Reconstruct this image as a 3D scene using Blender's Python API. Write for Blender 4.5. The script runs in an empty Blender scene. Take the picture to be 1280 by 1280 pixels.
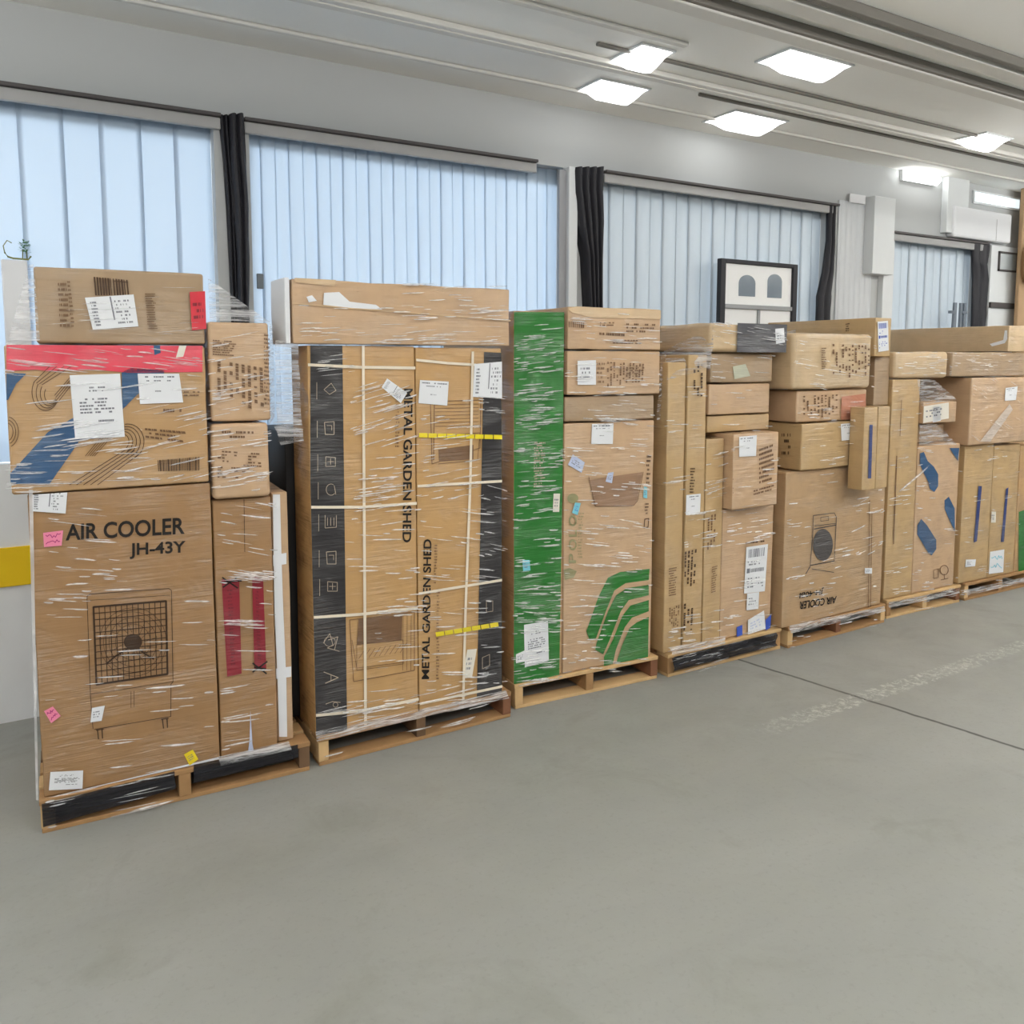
import bpy, bmesh, math, random
from mathutils import Vector, Matrix
from mathutils import noise as mnoise
C = bpy.context.scene.collection
SC = bpy.context.scene
rnd = random.Random(7)

# ------------------------------------------------------------------ camera geometry
H, FPX = 1.7, 1040.0
PIT = math.radians(5.4)
PPY = 451 + FPX * math.tan(PIT)          # the lens is shifted a little, so uprights stay nearly upright
YAW = math.atan((2384 - 640) / (FPX / math.cos(PIT)))
EYE = Vector((0, 0, H))
WALL = 4.47
CEIL = 3.295


def ray(px, py):
    a = (px - 640) / FPX
    b = (PPY - py) / FPX
    fw = math.cos(PIT) + b * math.sin(PIT)
    up = -math.sin(PIT) + b * math.cos(PIT)
    return Vector((fw * math.cos(YAW) + a * math.sin(YAW), fw * math.sin(YAW) - a * math.cos(YAW), up))


def on_floor(px, py, z=0.0):
    d = ray(px, py)
    return EYE + d * ((z - H) / d.z)


def on_wall(px, py, dy=0.0):
    d = ray(px, py)
    return EYE + d * ((WALL + dy) / d.y)


# ------------------------------------------------------------------ materials
MATS = {}


def lin(c):
    return tuple(((v / 255) / 12.92 if v / 255 <= .04045 else ((v / 255 + .055) / 1.055) ** 2.4) for v in c) + (1,)


def new_mat(name):
    m = bpy.data.materials.new(name)
    m.use_nodes = True
    nt = m.node_tree
    return m, nt, nt.nodes['Principled BSDF']


def nd(nt, kind, **kw):
    n = nt.nodes.new(kind)
    for k, v in kw.items():
        if k in n.inputs:
            n.inputs[k].default_value = v
        else:
            setattr(n, k, v)
    return n


def plain(name, rgb, rough=.6, var=.08, scale=8, metal=0.0, bump=0.0, spec=.4):
    if name in MATS:
        return MATS[name]
    m, nt, b = new_mat(name)
    col = lin(rgb)
    tc = nd(nt, 'ShaderNodeTexCoord')
    n = nd(nt, 'ShaderNodeTexNoise', Scale=scale, Detail=4.0)
    nt.links.new(tc.outputs['Object'], n.inputs['Vector'])
    mx = nd(nt, 'ShaderNodeMix', data_type='RGBA')
    mx.inputs[6].default_value = tuple(v * (1 - var) for v in col[:3]) + (1,)
    mx.inputs[7].default_value = tuple(min(1, v * (1 + var)) for v in col[:3]) + (1,)
    nt.links.new(n.outputs['Fac'], mx.inputs[0])
    nt.links.new(mx.outputs[2], b.inputs['Base Color'])
    b.inputs['Roughness'].default_value = rough
    b.inputs['Metallic'].default_value = metal
    b.inputs['Specular IOR Level'].default_value = spec
    if bump:
        bp = nd(nt, 'ShaderNodeBump', Strength=bump, Distance=.01)
        nt.links.new(n.outputs['Fac'], bp.inputs['Height'])
        nt.links.new(bp.outputs['Normal'], b.inputs['Normal'])
    MATS[name] = m
    return m


def wrapped(name, rgb, coat=.55, var=.10):
    """board or print under tight clear film: a glossy coat whose fine sideways wrinkles catch the lamps"""
    if name in MATS:
        return MATS[name]
    m, nt, b = new_mat(name)
    col = lin(rgb)
    tc = nd(nt, 'ShaderNodeTexCoord')
    mp = nd(nt, 'ShaderNodeMapping')
    mp.inputs['Scale'].default_value = (6, 6, 2)
    nt.links.new(tc.outputs['Object'], mp.inputs['Vector'])
    n = nd(nt, 'ShaderNodeTexNoise', Scale=1.6, Detail=6.0, Roughness=.65)
    nt.links.new(mp.outputs['Vector'], n.inputs['Vector'])
    mx = nd(nt, 'ShaderNodeMix', data_type='RGBA')
    mx.inputs[6].default_value = tuple(v * (1 - var) for v in col[:3]) + (1,)
    mx.inputs[7].default_value = tuple(min(1, v * (1 + var)) for v in col[:3]) + (1,)
    nt.links.new(n.outputs['Fac'], mx.inputs[0])
    nt.links.new(mx.outputs[2], b.inputs['Base Color'])
    b.inputs['Roughness'].default_value = .62
    b.inputs['Specular IOR Level'].default_value = .25
    pn = nd(nt, 'ShaderNodeTexNoise', Scale=4.5, Detail=3.0, Roughness=.6, Distortion=.5)
    pm = nd(nt, 'ShaderNodeMapping')
    pm.inputs['Scale'].default_value = (1, 1, 1.7)
    nt.links.new(tc.outputs['Object'], pm.inputs['Vector'])
    nt.links.new(pm.outputs['Vector'], pn.inputs['Vector'])
    pr = nd(nt, 'ShaderNodeMapRange')
    for q, v in enumerate((.40, .62, coat * .25, min(1.0, coat * 1.9))):
        pr.inputs[q + 1].default_value = v
    nt.links.new(pn.outputs['Fac'], pr.inputs[0])
    nt.links.new(pr.outputs[0], b.inputs['Coat Weight'])
    b.inputs['Coat Roughness'].default_value = .045
    b.inputs['Coat IOR'].default_value = 1.9
    hs = []
    for sc, rot, dist in (((2.6, 2.6, 62), .06, .5), ((5, 5, 150), -.05, .3), ((3, 3, 8), .3, .8)):
        mp2 = nd(nt, 'ShaderNodeMapping')
        mp2.inputs['Scale'].default_value = sc
        mp2.inputs['Rotation'].default_value = (0, rot, 0)
        nt.links.new(tc.outputs['Object'], mp2.inputs['Vector'])
        w = nd(nt, 'ShaderNodeTexNoise', Scale=1.0, Detail=3.0, Roughness=.55, Distortion=dist)
        nt.links.new(mp2.outputs['Vector'], w.inputs['Vector'])
        hs.append(w.outputs['Fac'])
    prev = None
    for h, d in zip(hs, (.016, .005, .03)):
        bp = nd(nt, 'ShaderNodeBump', Strength=1.0, Distance=d)
        nt.links.new(h, bp.inputs['Height'])
        if prev is not None:
            nt.links.new(prev, bp.inputs['Normal'])
        prev = bp.outputs['Normal']
    nt.links.new(prev, b.inputs['Coat Normal'])
    MATS[name] = m
    return m


def emitter(name, rgb, k):
    m, nt, b = new_mat(name)
    b.inputs['Base Color'].default_value = lin(rgb)
    b.inputs['Emission Color'].default_value = lin(rgb)
    b.inputs['Emission Strength'].default_value = k
    return m


def film_mat(name, lo, hi, rgb=(246, 246, 248), rough=.25, soft=False, scale=(5, 5, 90)):
    """thin clear plastic: mostly see-through, milky where it is creased"""
    m, nt, b = new_mat(name)
    b.inputs['Base Color'].default_value = lin(rgb)
    b.inputs['Roughness'].default_value = rough
    b.inputs['Specular IOR Level'].default_value = .6
    tr = nd(nt, 'ShaderNodeBsdfTransparent')
    tl = nd(nt, 'ShaderNodeBsdfTranslucent', Color=lin(rgb))
    body = nd(nt, 'ShaderNodeMixShader')
    body.inputs[0].default_value = .2
    nt.links.new(b.outputs[0], body.inputs[1])
    nt.links.new(tl.outputs[0], body.inputs[2])
    tc = nd(nt, 'ShaderNodeTexCoord')
    mp = nd(nt, 'ShaderNodeMapping')
    mp.inputs['Scale'].default_value = scale
    nt.links.new(tc.outputs['Object'], mp.inputs['Vector'])
    n = nd(nt, 'ShaderNodeTexNoise', Scale=1.0, Detail=4.0, Roughness=.65, Distortion=.6)
    nt.links.new(mp.outputs['Vector'], n.inputs['Vector'])
    mr = nd(nt, 'ShaderNodeMapRange')
    nt.links.new(n.outputs['Fac'], mr.inputs[0])
    for q, v in enumerate((.42, .66, lo, hi)):
        mr.inputs[q + 1].default_value = v
    fac = mr.outputs[0]
    if soft:
        at = nd(nt, 'ShaderNodeAttribute', attribute_name='soft')
        mu = nd(nt, 'ShaderNodeMath', operation='MULTIPLY')
        nt.links.new(fac, mu.inputs[0])
        nt.links.new(at.outputs['Fac'], mu.inputs[1])
        fac = mu.outputs[0]
    mx = nd(nt, 'ShaderNodeMixShader')
    nt.links.new(fac, mx.inputs[0])
    nt.links.new(tr.outputs[0], mx.inputs[1])
    nt.links.new(body.outputs[0], mx.inputs[2])
    nt.links.new(mx.outputs[0], nt.nodes['Material Output'].inputs['Surface'])
    return m


M_FILM = film_mat('film_crease_glare', .45, 1.0, soft=True, scale=(14, 14, 40))  # whitish soft-edged streaks: lamp glare on film creases put into the colour
M_SHEET = film_mat('film_sheet', .06, .62)
M_SKIRT = film_mat('film_skirt', .12, .85, scale=(6, 6, 120))
M_EDGE = film_mat('film_edge', .45, .8, scale=(3, 3, 3))
M_SHEETD = film_mat('film_base_black', .86, 1.0, (34, 34, 40), .18)
BOARD = {k: wrapped('board_' + k, v) for k, v in dict(
    warm=(158, 122, 83), mid=(184, 148, 104), pale=(200, 174, 138), pink=(196, 164, 130),
    grey=(168, 143, 114), gold=(188, 158, 114), shed=(190, 151, 100), tan=(180, 149, 112)).items()}
INK = wrapped('ink_black', (34, 29, 26), .07)
INK_BROWN = wrapped('ink_brown', (78, 56, 38), .15)
INK_FAINT = wrapped('ink_faint', (118, 88, 62), .3)
BLACKBAND = wrapped('print_black_band', (48, 46, 48), .4)
LINE_PALE = wrapped('print_pale_line', (176, 160, 142), .4)
GREEN = wrapped('print_green', (36, 116, 42), .55)
GREEN_FAINT = wrapped('print_green_faint', (146, 142, 102), .5)
NAVY = wrapped('print_blue', (46, 84, 124), .55)
BLUEB = wrapped('print_blue_bar', (52, 66, 118), .4)
REDP = wrapped('print_red', (222, 74, 92), .5)
REDS = wrapped('sticker_dark_red', (140, 38, 50), .3)
REDL = wrapped('sticker_red', (214, 56, 70), .3)
PAPER = plain('paper_white', (236, 238, 242), .5, .02)
CREAM = plain('paper_cream', (232, 226, 214), .5, .03)
PINK = plain('paper_pink', (240, 140, 170), .6, .03)
YEL = plain('paper_yellow', (240, 214, 40), .6, .03)
CYAN = plain('paper_cyan', (130, 205, 222), .6, .03)
LAV = plain('paper_pale_blue', (196, 206, 232), .6, .03)
GREYINK = plain('toner_grey', (120, 122, 132), .6, .05)
DARKINK = plain('toner_dark', (70, 70, 78), .6, .05)
MAGINK = plain('pen_magenta', (170, 40, 110), .6, .05)
BLUINK = plain('pen_blue', (60, 90, 190), .6, .05)
STRAP = plain('strap_white', (238, 226, 206), .35, .03)
FOAM = plain('foam_white', (232, 234, 238), .55, .03)
YTAPE = wrapped('tape_yellow', (236, 216, 40), .3)
WOOD = {k: plain('pallet_wood_' + k, v, .8, .22, 14, bump=.3) for k, v in dict(
    pale=(206, 172, 124), mid=(168, 130, 88), dark=(112, 86, 62), red=(130, 88, 62)).items()}
BLACK = plain('black_rubber', (40, 40, 46), .55, .12, 5)
BLACKC = plain('black_carton', (34, 33, 34), .5, .1)
WHITE = plain('white_paint', (224, 228, 230), .5, .03)
STEEL = plain('grey_steel', (150, 152, 154), .4, .05, metal=.3)
DARKTRIM = plain('dark_trim', (84, 80, 80), .5, .08)
LIP = plain('grey_trim', (172, 172, 172), .5, .04)
GLASSG = plain('grey_window', (128, 140, 152), .15, .1)


# ------------------------------------------------------------------ objects
def prop(o, label=None, cat=None, group=None, kind=None):
    for k, v in (('label', label), ('category', cat), ('group', group), ('kind', kind)):
        if v:
            o[k] = v
    return o


def link(name, me, parent=None):
    o = bpy.data.objects.new(name, me)
    C.objects.link(o)
    if parent is not None:
        o.parent = parent
    return o


def empty(name, mat4):
    o = bpy.data.objects.new(name, None)
    o.empty_display_size = .1
    C.objects.link(o)
    o.matrix_world = mat4
    return o


class MB:
    """collects vertices and faces for ONE mesh"""
    def __init__(s):
        s.v, s.f, s.m, s.sm = [], [], [], []
        s.soft = {}

    def face(s, pts, mi=0, smooth=False):
        k = len(s.v)
        s.v += [tuple(p) for p in pts]
        s.f.append(tuple(range(k, k + len(pts))))
        s.m.append(mi)
        s.sm.append(smooth)

    def box(s, a, b, mi=0):
        x0, y0, z0 = a
        x1, y1, z1 = b
        k = len(s.v)
        s.v += [(x0, y0, z0), (x1, y0, z0), (x1, y1, z0), (x0, y1, z0), (x0, y0, z1), (x1, y0, z1), (x1, y1, z1), (x0, y1, z1)]
        for q in ((0, 3, 2, 1), (4, 5, 6, 7), (0, 1, 5, 4), (1, 2, 6, 5), (2, 3, 7, 6), (3, 0, 4, 7)):
            s.f.append(tuple(k + i for i in q))
            s.m.append(mi)
            s.sm.append(False)

    def grid(s, rows, mi=0, smooth=True, close=False):
        k = len(s.v)
        n = len(rows[0])
        for r in rows:
            s.v += [tuple(p) for p in r]
        for i in range(len(rows) - 1):
            for j in range(n - (0 if close else 1)):
                j2 = (j + 1) % n
                s.f.append((k + i * n + j, k + i * n + j2, k + (i + 1) * n + j2, k + (i + 1) * n + j))
                s.m.append(mi)
                s.sm.append(smooth)

    def tube(s, pts, r, mi=0, n=8):
        pts = [Vector(p) for p in pts]
        rows = []
        for i, p in enumerate(pts):
            t = (pts[min(i + 1, len(pts) - 1)] - pts[max(i - 1, 0)]).normalized()
            a = t.orthogonal().normalized() if abs(t.z) < .9 else t.cross(Vector((0, 1, 0))).normalized()
            b = t.cross(a)
            rows.append([p + a * r * math.cos(2 * math.pi * j / n) + b * r * math.sin(2 * math.pi * j / n) for j in range(n)])
        s.grid(rows, mi, True, True)
        s.face(rows[0][::-1], mi)
        s.face(rows[-1], mi)

    def mesh(s, name, mats):
        me = bpy.data.meshes.new(name)
        me.from_pydata(s.v, [], s.f)
        for m in (mats if isinstance(mats, (list, tuple)) else [mats]):
            me.materials.append(m)
        me.polygons.foreach_set('material_index', s.m)
        me.polygons.foreach_set('use_smooth', s.sm)
        if s.soft:
            at = me.attributes.new('soft', 'FLOAT', 'POINT')
            at.data.foreach_set('value', [s.soft.get(i, 1.0) for i in range(len(s.v))])
        me.update()
        return me

    def build(s, name, mats, parent=None):
        return link(name, s.mesh(name, mats), parent)


def bevel(o, w=.004, seg=2):
    md = o.modifiers.new('bevel', 'BEVEL')
    md.width = w
    md.segments = seg
    md.limit_method = 'ANGLE'
    return o


def box_obj(name, a, b, mat, parent=None, bev=.004):
    mb = MB()
    mb.box(a, b)
    o = mb.build(name, mat, parent)
    if bev:
        bevel(o, bev)
    return o


def soft_box(L, D, Z, r, dent, seed, sag=0.0, top_slope=0.0):
    """rounded, slightly crushed carton: front-left-bottom corner at the origin"""
    def axis(n_len, r):
        k = max(2, min(9, int(n_len / .09)))
        inner = [r + (n_len - 2 * r) * i / k for i in range(k + 1)]
        return [0, r * .3, r * .65] + inner + [n_len - r * .65, n_len - r * .3, n_len]
    xs, ys, zs = axis(L, r), axis(D, r), axis(Z, r)
    nx, ny, nz = len(xs), len(ys), len(zs)
    idx, V, Fc = {}, [], []

    def vid(i, j, k):
        key = (i, j, k)
        if key in idx:
            return idx[key]
        p = Vector((xs[i], ys[j], zs[k]))
        q = Vector((min(max(p.x, r), L - r), min(max(p.y, r), D - r), min(max(p.z, r), Z - r)))
        d = p - q
        p2 = q + d.normalized() * r if d.length > 0 else p
        nrm = d.normalized()
        w = mnoise.noise(Vector((p2.x * 4 + seed * 7.1, p2.y * 4, p2.z * 4 + seed)))
        w2 = mnoise.noise(Vector((p2.x * 13 + seed, p2.y * 13 + 5, p2.z * 13)))
        amt = dent * (.55 + .6 * w + .5 * w2)
        p2 = p2 - nrm * max(0, amt)
        if sag and p2.z > Z * .5:
            t = math.sin(math.pi * min(1, max(0, p2.x / L)))
            p2.z -= sag * t * (p2.z / Z - .5) * 2
        if top_slope and p2.z > Z * .5:
            p2.z -= top_slope * (p2.x / L) * (p2.z / Z - .5) * 2
        idx[key] = len(V)
        V.append(tuple(p2))
        return idx[key]
    for i in range(nx - 1):
        for k in range(nz - 1):
            Fc.append((vid(i, 0, k), vid(i + 1, 0, k), vid(i + 1, 0, k + 1), vid(i, 0, k + 1)))
            Fc.append((vid(i, ny - 1, k), vid(i, ny - 1, k + 1), vid(i + 1, ny - 1, k + 1), vid(i + 1, ny - 1, k)))
    for j in range(ny - 1):
        for k in range(nz - 1):
            Fc.append((vid(0, j, k), vid(0, j, k + 1), vid(0, j + 1, k + 1), vid(0, j + 1, k)))
            Fc.append((vid(nx - 1, j, k), vid(nx - 1, j + 1, k), vid(nx - 1, j + 1, k + 1), vid(nx - 1, j, k + 1)))
    for i in range(nx - 1):
        for j in range(ny - 1):
            Fc.append((vid(i, j, 0), vid(i, j + 1, 0), vid(i + 1, j + 1, 0), vid(i + 1, j, 0)))
            Fc.append((vid(i, j, nz - 1), vid(i + 1, j, nz - 1), vid(i + 1, j + 1, nz - 1), vid(i, j + 1, nz - 1)))
    return V, Fc


PAL_H = .125


class Stack:
    def __init__(s, pl, pr):
        s.o = on_floor(*pl)
        e = on_floor(*pr)
        s.u = (e - s.o).normalized()
        s.d = Vector((-s.u.y, s.u.x, 0))
        s.a = math.atan2(s.u.y, s.u.x)
        s.w = (e - s.o).length
        s.M = Matrix.Translation(s.o) @ Matrix.Rotation(s.a, 4, 'Z')

    def hit(s, px, py, dep=0.0):
        d = ray(px, py)
        t = ((s.o + s.d * dep - EYE).dot(s.d)) / d.dot(s.d)
        p = EYE + d * t
        return (p - s.o).dot(s.u), p.z

    def pt(s, px, py, dep=0.0):
        u, z = s.hit(px, py, dep)
        return s.o + s.u * u + s.d * dep + Vector((0, 0, z))


_TXT = {}


def text_shape(t):
    if t in _TXT:
        return _TXT[t]
    cu = bpy.data.curves.new('lettering', 'FONT')
    cu.body = t
    cu.size = 1
    cu.offset = .022
    cu.resolution_u = 4
    o = bpy.data.objects.new('lettering', cu)
    C.objects.link(o)
    dg = bpy.context.evaluated_depsgraph_get()
    me = bpy.data.meshes.new_from_object(o.evaluated_get(dg))
    vs = [v.co.copy() for v in me.vertices]
    fs = [tuple(p.vertices) for p in me.polygons]
    bpy.data.objects.remove(o)
    bpy.data.curves.remove(cu)
    bpy.data.meshes.remove(me)
    x0, x1 = min(v.x for v in vs), max(v.x for v in vs)
    y0, y1 = min(v.y for v in vs), max(v.y for v in vs)
    _TXT[t] = ([((v.x - x0) / (x1 - x0), (v.y - y0) / (y1 - y0)) for v in vs], fs)
    return _TXT[t]


def bil(q, u, v):
    """q = TL, TR, BR, BL in picture points; u right, v down"""
    (ax, ay), (bx, by), (cx, cy), (dx, dy) = q
    return ((1 - v) * ((1 - u) * ax + u * bx) + v * ((1 - u) * dx + u * cx),
            (1 - v) * ((1 - u) * ay + u * by) + v * ((1 - u) * dy + u * cy))


class Carton:
    n = 0

    def __init__(s, st, xl, xr, yt, yb, label, mat='mid', depth=.9, dep=.012, on=None, after=None, r=.009, dent=.004,
                 name='carton', sag=0, slope=0, gap=.0025, group=None, z0=None, ext_r=0):
        Carton.n += 1
        ym = (yt + yb) / 2
        u0 = st.hit(xl, ym, dep)[0]
        u1 = st.hit(xr, ym, dep)[0] + ext_r
        zt = st.hit((xl + xr) / 2, yt, dep)[1]
        zb = z0 if z0 is not None else (on.z1 + .0015 if isinstance(on, Carton) else (PAL_H + .0015 if on == 'pallet' else st.hit((xl + xr) / 2, yb, dep)[1]))
        if after is not None:
            u0 = after.u1 + gap
        s.st, s.u0, s.u1, s.z0, s.z1, s.dep, s.depth = st, u0, u1, zb, zt, dep, depth
        L, Z = u1 - u0, zt - zb
        s.L, s.Z = L, Z
        V, Fc = soft_box(L, depth, Z, min(r, Z * .3, L * .3), dent, Carton.n, sag, slope)
        me = bpy.data.meshes.new(name)
        me.from_pydata(V, [], Fc)
        me.materials.append(BOARD[mat] if isinstance(mat, str) else mat)
        me.polygons.foreach_set('use_smooth', [True] * len(Fc))
        s.ob = link(name, me)
        s.Mw = Matrix.Translation(st.o + st.u * u0 + st.d * dep + Vector((0, 0, zb))) @ Matrix.Rotation(st.a, 4, 'Z')
        s.ob.matrix_world = s.Mw
        s.inv = s.Mw.inverted()
        prop(s.ob, label, 'cardboard box', group)

    def face(s, px, py, off=.002, side='F'):
        e = s.inv @ EYE
        d = s.inv.to_3x3() @ ray(px, py)
        if side == 'F':
            t = (-off - e.y) / d.y
            p = e + d * t
            return Vector((min(max(p.x, .001), s.L - .001), -off, min(max(p.z, .001), s.Z - .001)))
        t = (-off - e.x) / d.x
        p = e + d * t
        return Vector((-off, min(max(p.y, .001), s.depth - .001), min(max(p.z, .001), s.Z - .001)))

    # ---- printed or stuck-on parts, each ONE mesh child
    def art(s, name, mats, draw, side='F', label=None):
        pen = Pen(s, MB(), side)
        draw(pen)
        for mb in pen.done + [pen.mb]:
            if mb.v:
                o = mb.build(name, mats, s.ob)
                if label:
                    o['label'] = label

    def poly(s, name, pts, mat, off=.002, side='F', label=None):
        return s.art(name, mat, lambda p: p.poly(pts, 0, off), side, label)

    def text(s, name, t, q, mat, off=.0022, side='F', label=None):
        return s.art(name, mat, lambda p: p.text(t, q, 0, off), side, label)

    def paper(s, name, q, kind='doc', mat=None, ink=None, off=.004, side='F', label=None):
        seed = int(sum(a + b for a, b in q))
        return s.art(name, [mat or PAPER, ink or GREYINK], lambda p: p.sheet(q, kind, off, seed), side, label)


class Pen:
    def __init__(s, c, mb, side):
        s.c, s.mb, s.side, s.done = c, mb, side, []

    def new(s):
        s.done.append(s.mb)
        s.mb = MB()

    def poly(s, pts, mi=0, off=.002):
        P = [s.c.face(x, y, off, s.side) for x, y in pts]
        # concave-safe: tessellate
        from mathutils.geometry import tessellate_polygon
        for tri in tessellate_polygon([P]):
            a, b, c_ = (P[i] for i in tri)
            nrm = (b - a).cross(c_ - a)
            want = Vector((0, -1, 0)) if s.side == 'F' else Vector((-1, 0, 0))
            s.mb.face((a, b, c_) if nrm.dot(want) > 0 else (a, c_, b), mi)

    def quad(s, q, mi=0, off=.002):
        s.poly(q, mi, off)

    def line(s, pts, w=1.0, mi=0, off=.0024):
        for (x0, y0), (x1, y1) in zip(pts, pts[1:]):
            l = math.hypot(x1 - x0, y1 - y0) or 1
            nx, ny = -(y1 - y0) / l * w / 2, (x1 - x0) / l * w / 2
            ex, ey = (x1 - x0) / l * w * .2, (y1 - y0) / l * w * .2
            s.poly([(x0 + nx - ex, y0 + ny - ey), (x1 + nx + ex, y1 + ny + ey), (x1 - nx + ex, y1 - ny + ey), (x0 - nx - ex, y0 - ny - ey)], mi, off)

    def ellipse(s, cx, cy, rx, ry, w=1.0, a0=0, a1=360, rot=0, mi=0, off=.0024, n=28):
        pts = []
        cr, sr = math.cos(math.radians(rot)), math.sin(math.radians(rot))
        for i in range(n + 1):
            a = math.radians(a0 + (a1 - a0) * i / n)
            x, y = rx * math.cos(a), ry * math.sin(a)
            pts.append((cx + x * cr - y * sr, cy + x * sr + y * cr))
        if w:
            s.line(pts, w, mi, off)
        else:
            s.poly(pts[:-1], mi, off)

    def text(s, t, q, mi=0, off=.0022):
        vs, fs = text_shape(t)
        P = [s.c.face(*bil(q, u, 1 - v), off, s.side) for u, v in vs]
        k = len(s.mb.v)
        s.mb.v += [tuple(p) for p in P]
        for f in fs:
            s.mb.f.append(tuple(k + i for i in f))
            s.mb.m.append(mi)
            s.mb.sm.append(False)

    def cell(s, q, u0, v0, u1, v1, mi=1, off=.0045):
        s.poly([bil(q, u0, v0), bil(q, u1, v0), bil(q, u1, v1), bil(q, u0, v1)], mi, off)

    def barcode(s, q, u0, v0, u1, v1, mi=1, off=.0045, n=14, seed=1):
        R = random.Random(seed)
        for i in range(n):
            a = u0 + (u1 - u0) * i / n
            s.cell(q, a, v0, a + (u1 - u0) / n * R.uniform(.3, .75), v1, mi, off)

    def dashes(s, q, u0, v0, u1, v1, rows, mi=1, off=.0045, seed=1, fill=.75, vert=False):
        """unreadably small printing: rows of little marks"""
        R = random.Random(seed)
        for r in range(rows):
            a = v0 + (v1 - v0) * (r + .25) / rows
            b = v0 + (v1 - v0) * (r + .75) / rows
            x = u0
            end = u1 - (u1 - u0) * R.uniform(0, .35)
            while x < end:
                w = (u1 - u0) * R.uniform(.03, .09)
                if R.random() < fill:
                    if vert:
                        s.cell(q, a, x, b, min(x + w, u1), mi, off)
                    else:
                        s.cell(q, x, a, min(x + w, u1), b, mi, off)
                x += w * 1.25

    def sheet(s, q, kind, off, seed):
        s.poly(q, 0, off)
        o2 = off + .0006
        if kind == 'doc':
            s.dashes(q, .08, .06, .95, .16, 1, 1, o2, seed)
            s.dashes(q, .2, .2, .8, .28, 1, 1, o2, seed + 1, .5)
            s.dashes(q, .38, .55, .62, .63, 1, 1, o2, seed + 2)
        elif kind == 'ship':
            s.barcode(q, .12, .06, .88, .24, 1, o2, 12, seed)
            s.dashes(q, .1, .3, .7, .42, 2, 1, o2, seed, .4)
            s.cell(q, .08, .47, .22, .57, 1, o2)
            s.barcode(q, .26, .48, .9, .56, 1, o2, 14, seed + 3)
            s.dashes(q, .1, .66, .9, .9, 4, 1, o2, seed + 4, .35)
        elif kind == 'fold':
            s.dashes(q, .08, .12, .22, .92, 8, 1, o2, seed, .9)
            s.cell(q, .5, .02, .53, .75, 1, o2)
            s.dashes(q, .58, .12, .9, .9, 7, 1, o2, seed + 2, .4)
        elif kind == 'form':
            s.dashes(q, .3, .18, .75, .28, 2, 1, o2, seed, .5)
            s.dashes(q, .15, .36, .9, .62, 5, 1, o2, seed + 1, .75)
            s.dashes(q, .5, .7, .85, .76, 1, 1, o2, seed + 2, .9)
        elif kind == 'scribble':
            R = random.Random(seed)
            for rr in range(2):
                pts = [bil(q, .12 + .76 * i / 9, .3 + .4 * rr + R.uniform(-.13, .13)) for i in range(10)]
                s.line(pts, .9, 1, o2)
        elif kind == 'mark':
            s.dashes(q, .15, .25, .85, .75, 3, 1, o2, seed, .6)


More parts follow.
